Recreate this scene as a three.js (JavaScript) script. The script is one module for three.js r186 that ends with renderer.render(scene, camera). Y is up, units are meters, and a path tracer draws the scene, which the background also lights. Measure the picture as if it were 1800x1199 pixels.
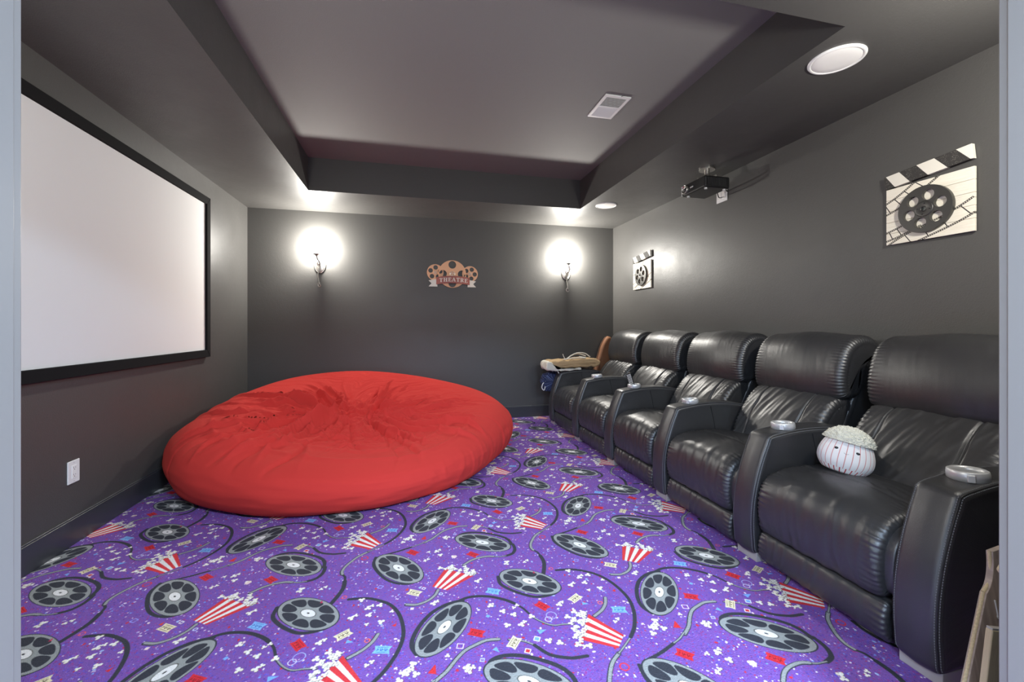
import * as THREE from 'three';
import { RectAreaLightUniformsLib } from 'three/addons/lights/RectAreaLightUniformsLib.js';
import { mergeGeometries, mergeVertices, toCreasedNormals } from 'three/addons/utils/BufferGeometryUtils.js';
import { RoundedBoxGeometry } from 'three/addons/geometries/RoundedBoxGeometry.js';
import { ImprovedNoise } from 'three/addons/math/ImprovedNoise.js';
import { FontLoader } from 'three/addons/loaders/FontLoader.js';
import { TextGeometry } from 'three/addons/geometries/TextGeometry.js';

// ───────────────────────── camera, exposure, hall light ─────────────────────────
const scene = new THREE.Scene();
scene.background = new THREE.Color(0x000000);
const W = 1800, H = 1199, FOCAL = 750, HORIZON = 574;
const camera = new THREE.PerspectiveCamera(2 * Math.atan(H / 2 / FOCAL) * 180 / Math.PI, W / H, 0.02, 60);
camera.position.set(0, 1.14, 0);
camera.rotation.y = -13.5 * Math.PI / 180;
camera.setViewOffset(W, H, 0, H / 2 - HORIZON, W, H);       // small vertical lens shift, verticals stay upright
scene.add(camera);
const renderer = new THREE.WebGLRenderer({ antialias: true });
renderer.toneMapping = THREE.LinearToneMapping;
renderer.toneMappingExposure = 1.0;
renderer.shadowMap.enabled = true;
renderer.shadowMap.type = THREE.PCFSoftShadowMap;
RectAreaLightUniformsLib.init();
const SCONCE_POWER = 7.2, SCONCE_COLOR = new THREE.Color().setRGB(1, 0.965, 0.89);
const HALL_POWER = 205, HALL_COLOR = new THREE.Color().setRGB(0.57, 0.755, 1);

// room measures (metres)
const XL = -1.72, XR = 2.63, ZB = -5.2, ZF = -0.64, ZH = -0.50, YS = 2.44, YT = 2.755;
const TRAY = { x0: -0.94, x1: 1.835, z0: -4.41, z1: -1.46 };
const DOOR = { x0: -0.458, x1: 1.223, y: 2.08 };

// ───────────────────────── helpers ─────────────────────────
const noise = new ImprovedNoise();
const nz = (x, y = 0, z = 0) => noise.noise(x + 31.7, y + 17.3, z + 5.9);
function rng(seed) { let a = seed >>> 0; return () => { a = (a + 0x6D2B79F5) >>> 0; let t = a; t = Math.imul(t ^ (t >>> 15), t | 1); t ^= t + Math.imul(t ^ (t >>> 7), t | 61); return ((t ^ (t >>> 14)) >>> 0) / 4294967296; }; }
const lin = (r, g, b) => new THREE.Color().setRGB(r, g, b);
const V = (x, y, z) => new THREE.Vector3(x, y, z);
const taken = new Map();
function numbered(name) { const n = taken.get(name) || 0; taken.set(name, n + 1); return n ? `${name}_${String(n).padStart(3, '0')}` : name; }
function tag(o, label, category, group) { o.userData.label = label; o.userData.category = category; if (group) o.userData.group = group; return o; }
function clean(g) { const o = g.index ? g.toNonIndexed() : g; for (const k of Object.keys(o.attributes)) if (!['position', 'normal', 'uv'].includes(k)) o.deleteAttribute(k); if (!o.attributes.uv) o.setAttribute('uv', new THREE.BufferAttribute(new Float32Array(o.attributes.position.count * 2), 2)); o.clearGroups(); return o; }
function merged(list) { return list.length === 1 ? list[0] : mergeGeometries(list.map(clean)); }
function mesh(name, geos, mat, parent) {
  const m = new THREE.Mesh(merged([].concat(geos)), mat);
  m.castShadow = m.receiveShadow = true;
  m.name = parent ? name : numbered(name);
  (parent || scene).add(m);
  return m;
}
function thing(name, label, category, pos = [0, 0, 0], ry = 0, group) {
  const g = new THREE.Group(); g.name = numbered(name); g.position.set(...pos); g.rotation.y = ry; scene.add(g);
  return tag(g, label, category, group);
}
function structure(name, geos, mat) { const m = mesh(name, geos, mat); m.userData.kind = 'structure'; return m; }
function structGroup(name) { const g = new THREE.Group(); g.name = numbered(name); g.userData.kind = 'structure'; scene.add(g); return g; }
function box(x0, x1, y0, y1, z0, z1) { return metricUV(new THREE.BoxGeometry(x1 - x0, y1 - y0, z1 - z0).translate((x0 + x1) / 2, (y0 + y1) / 2, (z0 + z1) / 2)); }
function rbox(x0, x1, y0, y1, z0, z1, r = 0.004, s = 2) { return new RoundedBoxGeometry(x1 - x0, y1 - y0, z1 - z0, s, r).translate((x0 + x1) / 2, (y0 + y1) / 2, (z0 + z1) / 2); }
function metricUV(g) {   // uv in metres by dominant axis
  if (g.index) g = g.toNonIndexed();
  const p = g.attributes.position, n = g.attributes.normal, uv = new Float32Array(p.count * 2);
  for (let i = 0; i < p.count; i++) {
    const ax = Math.abs(n.getX(i)), ay = Math.abs(n.getY(i)), az = Math.abs(n.getZ(i));
    let u, v;
    if (ay >= ax && ay >= az) { u = p.getX(i); v = p.getZ(i); } else if (ax >= az) { u = p.getZ(i); v = p.getY(i); } else { u = p.getX(i); v = p.getY(i); }
    uv[2 * i] = u; uv[2 * i + 1] = v;
  }
  g.setAttribute('uv', new THREE.BufferAttribute(uv, 2));
  return g;
}
function tube(pts, r, seg = 40, rad = 8, closed = false) { return new THREE.TubeGeometry(new THREE.CatmullRomCurve3(pts.map(p => p.isVector3 ? p : V(...p)), closed, 'centripetal'), seg, r, rad, closed); }
function taperTube(pts, radii, seg = 40, rad = 10) {
  const c = new THREE.CatmullRomCurve3(pts.map(p => V(...p)), false, 'centripetal'), g = new THREE.TubeGeometry(c, seg, 1, rad), p = g.attributes.position;
  for (let i = 0; i <= seg; i++) {
    const t = i / seg, q = c.getPointAt(t), f = t * (radii.length - 1), k = Math.min(radii.length - 2, Math.floor(f)), r = radii[k] + (radii[k + 1] - radii[k]) * (f - k);
    for (let j = 0; j <= rad; j++) { const n = i * (rad + 1) + j; p.setXYZ(n, q.x + (p.getX(n) - q.x) * r, q.y + (p.getY(n) - q.y) * r, q.z + (p.getZ(n) - q.z) * r); }
  }
  g.computeVertexNormals();
  return g;
}
function lathe(pts, seg = 40) { return new THREE.LatheGeometry(pts.map(p => new THREE.Vector2(p[0], p[1])), seg); }
function extrude(shape, depth, bevel = 0, curveSegments = 24, steps = 1) {
  return new THREE.ExtrudeGeometry(shape, bevel ? { depth: depth - 2 * bevel, bevelEnabled: true, bevelThickness: bevel, bevelSize: bevel, bevelOffset: -bevel, bevelSegments: 2, curveSegments, steps } : { depth, bevelEnabled: false, curveSegments, steps }).translate(0, 0, bevel);
}
function disc(cx, cy, r) { const s = new THREE.Shape(); s.absarc(cx, cy, r, 0, Math.PI * 2, false); return s; }
function hole(s, cx, cy, r) { const h = new THREE.Path(); h.absarc(cx, cy, r, 0, Math.PI * 2, true); s.holes.push(h); return s; }
function poly(pts) { const s = new THREE.Shape(); pts.forEach(([x, y], i) => i ? s.lineTo(x, y) : s.moveTo(x, y)); s.closePath(); return s; }

// textures
function dataTex(size, fn, { srgb = false, repeat = [1, 1] } = {}) {
  const d = new Uint8Array(size * size * 4);
  for (let y = 0; y < size; y++) for (let x = 0; x < size; x++) { const c = fn(x, y), k = (y * size + x) * 4; d[k] = c[0]; d[k + 1] = c[1]; d[k + 2] = c[2]; d[k + 3] = 255; }
  const t = new THREE.DataTexture(d, size, size); t.wrapS = t.wrapT = THREE.RepeatWrapping; t.magFilter = THREE.LinearFilter; t.minFilter = THREE.LinearMipmapLinearFilter; t.generateMipmaps = true;
  if (srgb) t.colorSpace = THREE.SRGBColorSpace; t.repeat.set(...repeat); t.needsUpdate = true; return t;
}
// tileable value noise
function tileNoise(cells, seed) {
  const r = rng(seed), g = Array.from({ length: cells * cells }, () => r());
  return (u, v) => { const x = u * cells, y = v * cells, i = Math.floor(x), j = Math.floor(y), fx = x - i, fy = y - j, sx = fx * fx * (3 - 2 * fx), sy = fy * fy * (3 - 2 * fy), at = (a, b) => g[((b % cells + cells) % cells) * cells + ((a % cells + cells) % cells)]; return (at(i, j) * (1 - sx) + at(i + 1, j) * sx) * (1 - sy) + (at(i, j + 1) * (1 - sx) + at(i + 1, j + 1) * sx) * sy; };
}
const g8 = v => { const k = Math.max(0, Math.min(255, Math.round(v * 255))); return [k, k, k]; };
function grain(size, octaves, seed, repeat, lo = 0, hi = 1) { const f = octaves.map(([c], i) => tileNoise(c, seed + i)), w = octaves.map(o => o[1]), s = w.reduce((a, b) => a + b); return dataTex(size, (x, y) => { let v = 0; for (let i = 0; i < f.length; i++) v += f[i](x / size, y / size) * w[i]; return g8(lo + (hi - lo) * v / s); }, { repeat }); }

// ───────────────────────── materials ─────────────────────────
const paintBump = grain(512, [[256, 1], [96, 0.8], [24, 0.5]], 11, [1 / 0.5, 1 / 0.5]);
const paintRough = grain(256, [[3, 0.8], [12, 1], [64, 0.6]], 23, [1 / 1.6, 1 / 1.6], 0.75, 1.0);
const M = {};
M.wall = new THREE.MeshStandardMaterial({ color: lin(0.073, 0.0712, 0.068), roughness: 0.52, roughnessMap: paintRough, bumpMap: paintBump, bumpScale: 0.0006 });
M.soffit = M.wall;
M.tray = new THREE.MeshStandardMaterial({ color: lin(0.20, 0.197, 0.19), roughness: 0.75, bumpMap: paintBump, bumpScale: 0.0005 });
M.base = new THREE.MeshStandardMaterial({ color: lin(0.050, 0.052, 0.058), roughness: 0.28 });
M.jamb = new THREE.MeshStandardMaterial({ color: lin(0.25, 0.238, 0.228), roughness: 0.45 });
M.hallWall = new THREE.MeshStandardMaterial({ color: lin(0.62, 0.62, 0.62), roughness: 0.8 });
M.hallFloor = new THREE.MeshStandardMaterial({ color: lin(0.28, 0.22, 0.17), roughness: 0.5 });
M.white = new THREE.MeshStandardMaterial({ color: lin(0.86, 0.85, 0.82), roughness: 0.5 });
M.plastic = new THREE.MeshStandardMaterial({ color: lin(0.82, 0.82, 0.80), roughness: 0.35 });
M.screen = new THREE.MeshStandardMaterial({ color: lin(0.78, 0.79, 0.78), roughness: 0.95 });
M.velvet = new THREE.MeshPhysicalMaterial({ color: lin(0.009, 0.009, 0.010), roughness: 0.9, specularIntensity: 0.25, sheen: 0.05, sheenRoughness: 0.6, sheenColor: lin(0.2, 0.2, 0.2) });
M.black = new THREE.MeshStandardMaterial({ color: lin(0.012, 0.012, 0.013), roughness: 0.35 });
M.dark = new THREE.MeshStandardMaterial({ color: lin(0.02, 0.02, 0.021), roughness: 0.6 });
M.silver = new THREE.MeshStandardMaterial({ color: lin(0.72, 0.72, 0.72), roughness: 0.38, metalness: 0.45 });
M.nickel = new THREE.MeshStandardMaterial({ color: lin(0.50, 0.48, 0.45), roughness: 0.32, metalness: 0.9 });
const leatherBump = grain(512, [[128, 1], [200, 0.7], [40, 0.35]], 41, [1 / 0.12, 1 / 0.12]);
const leatherRough = grain(256, [[6, 1], [30, 0.8]], 47, [1 / 0.4, 1 / 0.4], 0.8, 1.0);
M.leather = new THREE.MeshPhysicalMaterial({ color: lin(0.032, 0.032, 0.034), roughness: 0.40, roughnessMap: leatherRough, bumpMap: leatherBump, bumpScale: 0.00035, specularIntensity: 1, ior: 1.75 });
M.basePlate = new THREE.MeshPhysicalMaterial({ color: lin(0.42, 0.40, 0.38), roughness: 0.3, clearcoat: 0.6 });
M.thread = new THREE.MeshStandardMaterial({ color: lin(0.20, 0.205, 0.215), roughness: 0.7 });
const suedeBump = grain(512, [[256, 1], [100, 0.7]], 53, [10, 10]);
M.suede = new THREE.MeshPhysicalMaterial({ color: lin(0.62, 0.044, 0.036), roughness: 0.95, specularIntensity: 0.4, sheen: 0.16, sheenRoughness: 0.4, sheenColor: lin(1.0, 0.30, 0.18), bumpMap: suedeBump, bumpScale: 0.0008 });

// ───────────────────────── carpet print ─────────────────────────
const TX = 0.914, TZ = 0.908, TN = 2048;
function carpetTexture() {
  const cv = document.createElement('canvas'); cv.width = cv.height = TN;
  const c = cv.getContext('2d');
  const PURPLE = 'rgb(120,82,166)', NAVY = 'rgb(48,51,60)', GREY = 'rgb(150,154,152)', CREAM = 'rgb(246,234,216)', WHITE = 'rgb(246,243,240)', RED = 'rgb(212,44,52)', BLUE = 'rgb(120,170,238)', INK = 'rgb(60,52,40)';
  c.fillStyle = PURPLE; c.fillRect(0, 0, TN, TN);
  const each = fn => { for (let i = -2; i <= 2; i++) for (let j = -1; j <= 4; j++) { c.save(); c.scale(TN / TX, TN / TZ); c.translate(i * TX, j * TZ); fn(); c.restore(); } };
  const R = rng(77);
  // specks woven into the ground
  const spots = [];
  for (let k = 0; k < 9000; k++) spots.push([R() * TX, R() * TZ, 0.0008 + R() * 0.0018, ['rgb(84,74,190)', 'rgb(150,56,150)', 'rgb(140,104,196)', 'rgb(160,50,120)', 'rgb(96,88,208)', 'rgb(88,52,146)'][Math.floor(R() * 6)]]);
  for (let k = 0; k < 900; k++) spots.push([R() * TX, R() * TZ, 0.0010 + R() * 0.0022, ['rgb(238,226,240)', 'rgb(225,205,235)', 'rgb(190,44,70)', 'rgb(120,160,235)', 'rgb(238,226,240)'][Math.floor(R() * 5)]]);
  const put = (x, z, fn) => { for (const ox of [-TX, 0, TX]) for (const oz of [-TZ, 0, TZ]) { if (x + ox < -0.05 || x + ox > TX + 0.05 || z + oz < -0.05 || z + oz > TZ + 0.05) continue; c.save(); c.scale(TN / TX, TN / TZ); c.translate(x + ox, z + oz); fn(); c.restore(); } };
  for (const [x, z, r, col] of spots) put(x, z, () => { c.fillStyle = col; c.beginPath(); c.ellipse(0, 0, r * 1.5, r, (x * 977) % 3.14, 0, 7); c.fill(); });
  const q0 = rng(4242);
  for (let k = 0; k < 60; k++) put(q0() * TX, q0() * TZ, () => { c.rotate(q0() * 3); c.fillStyle = ['rgb(165,190,245)', 'rgb(246,215,215)', 'rgb(200,44,66)', 'rgb(225,210,245)'][Math.floor(q0() * 4)]; c.beginPath(); c.ellipse(0, 0, 0.0065, 0.0045, 0, 0, 7); c.fill(); });
  const path = pts => { c.beginPath(); c.moveTo(...pts[0]); for (let i = 0; i < pts.length - 1; i++) { const p0 = pts[Math.max(0, i - 1)], p1 = pts[i], p2 = pts[i + 1], p3 = pts[Math.min(pts.length - 1, i + 2)]; c.bezierCurveTo(p1[0] + (p2[0] - p0[0]) / 6, p1[1] + (p2[1] - p0[1]) / 6, p2[0] - (p3[0] - p1[0]) / 6, p2[1] - (p3[1] - p1[1]) / 6, ...p2); } };
  const stroke = (pts, col, w) => { c.strokeStyle = col; c.lineWidth = w; c.lineCap = 'round'; c.lineJoin = 'round'; path(pts); c.stroke(); };
  const film = pts => { stroke(pts, NAVY, 0.0175); stroke(pts.map(p => [p[0] + 0.0016, p[1] - 0.0012]), GREY, 0.0115); };
  const thin = pts => { stroke(pts, NAVY, 0.0100); stroke(pts.map(p => [p[0] + 0.001, p[1] - 0.001]), GREY, 0.0055); };
  const dark = (pts, w = 0.0145) => stroke(pts, NAVY, w);
  each(() => {
    // film ribbons
    thin([[0.47, -1.608], [0.499, -1.571], [0.533, -1.546], [0.572, -1.542], [0.612, -1.535]]);
    dark([[0.20, -1.775], [0.232, -1.787], [0.266, -1.789], [0.309, -1.78], [0.347, -1.764], [0.392, -1.733], [0.42, -1.705]], 0.0155);
    dark([[0.42, -1.705], [0.445, -1.67], [0.459, -1.637], [0.47, -1.608]], 0.010);
    dark([[0.775, -2.213], [0.856, -2.237], [0.926, -2.266]], 0.013);
    film([[0.077 + TX, -1.388 - TZ], [0.118 + TX, -1.421 - TZ], [0.154 + TX, -1.464 - TZ], [0.189 + TX, -1.497 - TZ], [0.228 + TX, -1.515 - TZ], [0.271 + TX, -1.528 - TZ], [0.315 + TX, -1.523 - TZ]]);
    thin([[0.926, -2.266], [0.96, -2.281], [0.991, -2.302]]);
    thin([[0.351, -1.513], [0.401, -1.493], [0.435, -1.465]]);
    dark([[0.435, -1.465], [0.466, -1.419], [0.49, -1.400], [0.518, -1.387], [0.55, -1.377], [0.598, -1.375]], 0.0145);
    dark([[1.439, -1.264], [1.44, -1.229], [1.433, -1.199], [1.413, -1.173], [1.379, -1.161]], 0.0170);
    thin([[1.379, -1.161], [1.341, -1.162], [1.317, -1.170]]);
    film([[1.317, -1.170], [1.283, -1.178], [1.236, -1.172], [1.199, -1.156], [1.165, -1.128]]);
    dark([[0.600, -1.880], [0.620, -1.93], [0.633, -1.979], [0.632, -2.03]], 0.019);
    dark([[0.632, -2.03], [0.628, -2.065], [0.612, -2.09]], 0.011);
    film([[0.612, -2.09], [0.608, -2.12], [0.623, -2.166], [0.665, -2.231], [0.710, -2.268]]);
    thin([[0.710, -2.268], [0.744, -2.293], [0.79, -2.33]]);
    dark([[0.79, -2.33], [0.830, -2.375], [0.867, -2.441], [0.889, -2.512], [0.890, -2.58], [0.872, -2.66], [0.840, -2.72], [0.798, -2.758], [0.740, -2.790], [0.667, -2.800]], 0.0150);
    film([[0.707, -1.557], [0.752, -1.584], [0.783, -1.618], [0.799, -1.652]]);
    film([[0.119, -1.869], [0.104, -1.836], [0.077, -1.809], [0.048, -1.795], [0.02, -1.791], [-0.013, -1.801]]);
    // dark rims behind the reels
    const rim = (pts, w) => stroke(pts, NAVY, w);
    rim([[0.024, -1.520], [0.008, -1.561], [0.014, -1.608], [0.041, -1.668], [0.084, -1.724], [0.134, -1.758], [0.181, -1.772], [0.215, -1.774]], 0.017);
    rim([[1.172, -1.400], [1.184, -1.430], [1.228, -1.443], [1.288, -1.430], [1.350, -1.396], [1.402, -1.354], [1.428, -1.311], [1.433, -1.262]], 0.017);
    rim([[0.392, -1.905], [0.392, -1.848], [0.424, -1.800], [0.467, -1.758], [0.512, -1.728], [0.562, -1.722], [0.608, -1.733], [0.630, -1.755]], 0.016);
    rim([[0.752, -2.205], [0.746, -2.14], [0.772, -2.068], [0.812, -2.002], [0.857, -1.962], [0.904, -1.945], [0.943, -1.952]], 0.014);
    // reels
    for (const [x, z, a, b, t] of [[0.129, -1.634, 0.158, 0.076, -0.932], [1.288, -1.32, 0.158, 0.077, -2.519], [0.522, -1.839, 0.146, 0.081, -2.448], [0.864, -2.084, 0.160, 0.079, -2.179]]) {
      c.save(); c.translate(x, z); c.rotate(t); c.scale(a, b);
      c.fillStyle = NAVY; c.beginPath(); c.arc(0, 0, 1.02, 0, 7); c.fill();
      c.fillStyle = GREY; c.beginPath(); c.arc(0, 0, 0.985, 0, 7); c.fill();
      c.fillStyle = NAVY;
      for (let k = 0; k < 8; k++) {
        c.save(); c.rotate((k + 0.5) * Math.PI / 4 + 0.12);
        c.beginPath(); c.moveTo(0.40, 0); c.bezierCurveTo(0.40, -0.16, 0.62, -0.27, 0.76, -0.27); c.bezierCurveTo(0.86, -0.26, 0.87, -0.10, 0.87, 0); c.bezierCurveTo(0.87, 0.10, 0.86, 0.26, 0.76, 0.27); c.bezierCurveTo(0.62, 0.27, 0.40, 0.16, 0.40, 0); c.fill();
        c.restore();
      }
      c.fillStyle = 'rgb(92,92,86)'; c.beginPath(); c.arc(0, 0, 0.262, 0, 7); c.fill();
      c.fillStyle = WHITE; c.beginPath(); c.arc(0, 0, 0.235, 0, 7); c.fill();
      c.fillStyle = 'rgb(70,70,70)'; c.beginPath(); c.arc(0, 0, 0.045, 0, 7); c.fill();
      c.restore();
    }
  });
  // one popped kernel
  const kernel = (x, z, s, seed) => { const q = rng(seed); const a0 = q() * 6; put(x, z, () => {
    c.fillStyle = INK; for (let k = 0; k < 3; k++) { const a = a0 + k * 2.1; c.beginPath(); c.arc(Math.cos(a) * s * 0.75 + 0.0008, Math.sin(a) * s * 0.75 + 0.0008, s * 0.66, 0, 7); c.fill(); }
    for (let k = 0; k < 3; k++) { const a = a0 + k * 2.1; c.fillStyle = k == 1 ? 'rgb(252,249,240)' : CREAM; c.beginPath(); c.arc(Math.cos(a) * s * 0.75, Math.sin(a) * s * 0.75, s * 0.62, 0, 7); c.fill(); }
    c.fillStyle = 'rgb(255,253,248)'; c.beginPath(); c.arc(0, 0, s * 0.5, 0, 7); c.fill(); }); };
  // popcorn bags: mouth corners m0,m1, base corners b1,b0
  const bag = (m0, m1, b1, b0, seed) => {
    const L = (p, q, t) => [p[0] + (q[0] - p[0]) * t, p[1] + (q[1] - p[1]) * t];
    each(() => { for (let k = 0; k < 7; k++) { c.fillStyle = k % 2 ? WHITE : 'rgb(214,52,58)'; const A = L(m0, m1, k / 7), B = L(m0, m1, (k + 1) / 7), C = L(b0, b1, (k + 1) / 7), D = L(b0, b1, k / 7); c.beginPath(); c.moveTo(...A); c.lineTo(...B); c.lineTo(...C); c.lineTo(...D); c.fill(); } });
    const q = rng(seed), out = [(m0[0] + m1[0] - b0[0] - b1[0]) / 2, (m0[1] + m1[1] - b0[1] - b1[1]) / 2], l = Math.hypot(...out);
    for (let k = 0; k < 34; k++) { const t = q(), h = (q() * 0.062 - 0.006) * Math.sin(Math.PI * Math.min(0.95, Math.max(0.12, t))) ** 0.5, p = L(m0, m1, t); kernel(((p[0] + out[0] / l * h) % TX + TX) % TX, ((p[1] + out[1] / l * h) % TZ + TZ) % TZ, 0.0082, seed + k); }
  };
  bag([0.689, -1.574], [0.605, -1.452], [0.72, -1.382], [0.77, -1.436], 300);
  bag([0.163, -2.027], [0.284, -1.938], [0.159, -1.857], [0.096, -1.9], 400);
  const K = [[0.096, -1.783], [0.321, -1.715], [0.363, -1.67], [0.411, -1.681], [0.401, -1.641], [0.363, -1.588], [0.416, -1.579], [0.128, -1.489], [0.011, -1.479], [-0.021, -1.449], [0.02, -1.434], [0.193, -1.427], [0.191, -1.407], [0.466, -1.614], [0.453, -2.001], [0.541, -1.994], [0.72, -1.876], [0.796, -1.824], [0.75, -1.815], [0.845, -1.773], [0.758, -1.772], [0.692, -1.769], [0.807, -1.72], [0.754, -1.718], [0.597, -1.657], [0.603, -1.579], [0.640, -1.600], [0.773, -1.51], [0.492, -1.475], [0.527, -1.456], [0.587, -1.432], [0.607, -1.419], [0.625, -1.417], [0.906, -2.354], [0.88, -2.328], [1.009, -2.196], [1.047, -2.192], [1.063, -2.154], [1.127, -2.124], [0.987, -2.116], [1.055, -2.038], [1.372, -2.015], [1.209, -1.894], [1.016, -1.791], [1.1, -2.33]];
  const mod = (v, m) => ((v % m) + m) % m;
  K.forEach(([x, z], i) => { kernel(mod(x, TX), mod(z, TZ), i % 4 === 3 ? 0.0072 : 0.0105, 900 + i); if (i % 3 === 0) kernel(mod(x + 0.016, TX), mod(z - 0.012, TZ), 0.0075, 1200 + i); });
  // tickets
  const ticket = (x, z, a, w, h, bg, ink) => put(mod(x, TX), mod(z, TZ), () => {
    c.rotate(a); c.fillStyle = bg; c.beginPath(); c.moveTo(-w / 2, -h / 2); c.lineTo(w / 2, -h / 2); c.lineTo(w / 2 - 0.006, 0); c.lineTo(w / 2, h / 2); c.lineTo(-w / 2, h / 2); c.lineTo(-w / 2 + 0.006, 0); c.fill();
    c.strokeStyle = ink; c.lineWidth = 0.0014; for (const s of [-1, 1]) { c.beginPath(); c.moveTo(-w * 0.32, s * h * 0.32); c.lineTo(w * 0.32, s * h * 0.32); c.stroke(); }
    c.lineWidth = 0.0022; for (let k = -2; k <= 2; k++) { c.beginPath(); c.moveTo(k * w * 0.13, -h * 0.17); c.lineTo(k * w * 0.13 + (k % 2 ? 0.004 : -0.002), h * 0.17); c.stroke(); if (k % 2 === 0) { c.beginPath(); c.moveTo(k * w * 0.13, 0); c.lineTo(k * w * 0.13 + 0.005, 0); c.stroke(); } } });
  const TC = ['rgb(240,222,184)', 'rgb(50,42,30)'], TR = ['rgb(214,38,52)', 'rgb(110,14,30)'], TB = ['rgb(130,185,242)', 'rgb(40,80,170)'];
  for (const [x, z, a, k] of [[0.02, -1.874, 0.55, TC], [0.242, -1.575, 0.5, TR], [0.367, -1.495, -0.9, TC], [0.35, -1.806, 0.5, TB], [0.526, -1.664, 0.95, TR], [0.676, -1.679, -0.55, TC], [0.82, -1.57, 0.25, TB], [0.93, -2.21, 0.75, TR], [1.221, -2.121, 0.8, TR]]) ticket(x, z, a, 0.062, 0.036, ...k);
  // confetti
  const sq = (x, z, a, s, fill, line) => put(mod(x, TX), mod(z, TZ), () => { c.rotate(a); if (fill) { c.fillStyle = fill; c.fillRect(-s / 2, -s / 2, s, s); } if (line) { c.strokeStyle = line; c.lineWidth = 0.0035; c.strokeRect(-s / 2, -s / 2, s, s); } });
  sq(0.404, -1.445, 0.5, 0.018, 'rgb(205,52,60)', WHITE); sq(0.452, -1.493, 0.5, 0.020, BLUE, WHITE); sq(0.176, -1.523, 0.3, 0.022, null, 'rgb(236,214,236)'); sq(0.242, -1.442, 0.3, 0.013, null, 'rgb(190,200,245)'); sq(0.06, -1.895, 0.6, 0.012, null, WHITE); sq(0.01, -1.77, 0.2, 0.014, 'rgb(246,214,214)'); sq(0.27, -1.70, 0.3, 0.010, 'rgb(246,214,220)'); sq(0.30, -1.655, 0.8, 0.014, BLUE); sq(0.215, -2.12, 0.75, 0.022, 'rgb(240,210,205)'); sq(0.79, -1.95, 0.5, 0.018, null, 'rgb(150,160,240)');
  const tri = (x, z, a, s, col) => put(mod(x, TX), mod(z, TZ), () => { c.rotate(a); c.fillStyle = col; c.beginPath(); c.moveTo(0, -s); c.lineTo(s * 0.6, s * 0.7); c.lineTo(-s * 0.6, s * 0.7); c.fill(); });
  tri(0.077, -1.439, 0.35, 0.024, RED); tri(0.298, -1.475, 2.6, 0.016, BLUE); tri(0.702, -1.637, 1.9, 0.016, BLUE); tri(0.481, -1.527, 1.4, 0.020, BLUE); tri(0.905, -1.905, 0.4, 0.012, 'rgb(230,70,50)'); tri(0.31, -1.74, 3.2, 0.009, RED); tri(0.86, -1.69, 0.5, 0.012, RED); tri(0.56, -1.90, 0, 0.010, 'rgb(190,40,80)');
  const ring = (x, z, r, col, w = 0.003) => put(mod(x, TX), mod(z, TZ), () => { c.strokeStyle = col; c.lineWidth = w; c.beginPath(); c.arc(0, 0, r, 0, 7); c.stroke(); });
  ring(0.544, -1.601, 0.020, 'rgb(170,185,245)'); ring(0.526, -1.583, 0.013, 'rgb(225,215,245)'); ring(0.647, -1.911, 0.009, 'rgb(235,90,100)', 0.004); ring(0.765, -1.628, 0.009, 'rgb(240,110,100)', 0.004); ring(0.70, -2.21, 0.015, 'rgb(214,50,70)', 0.005); ring(0.13, -1.84, 0.007, 'rgb(200,210,245)', 0.004);
  // yarn grain: every tuft a little lighter or darker, edges broken up by a pixel or two
  const im = c.getImageData(0, 0, TN, TN), d = im.data, src = new Uint8ClampedArray(d), rr = rng(9);
  for (let y = 0; y < TN; y++) for (let x = 0; x < TN; x++) {
    const jx = (x + Math.floor(rr() * 7) - 3 + TN) % TN, jy = (y + Math.floor(rr() * 7) - 3 + TN) % TN, s = (jy * TN + jx) * 4, k = (y * TN + x) * 4, m = 0.78 + rr() * 0.44, w = src[s + 2] > src[s + 1] + 40 ? 1 : 0.35, e = (rr() - 0.5) * 46 * w;
    d[k] = src[s] * m + e; d[k + 1] = src[s + 1] * m - Math.abs(e) * 0.15; d[k + 2] = src[s + 2] * m - e * 0.55;
  }
  c.putImageData(im, 0, 0);
  const t = new THREE.CanvasTexture(cv); t.wrapS = t.wrapT = THREE.RepeatWrapping; t.colorSpace = THREE.SRGBColorSpace; t.repeat.set(1 / TX, 1 / TZ); t.anisotropy = 8;
  return t;
}
const pile = grain(512, [[220, 1], [110, 0.7]], 61, [1 / 0.35, 1 / 0.35]);
M.carpet = new THREE.MeshStandardMaterial({ map: carpetTexture(), roughness: 0.97, bumpMap: pile, bumpScale: 0.003 });

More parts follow.
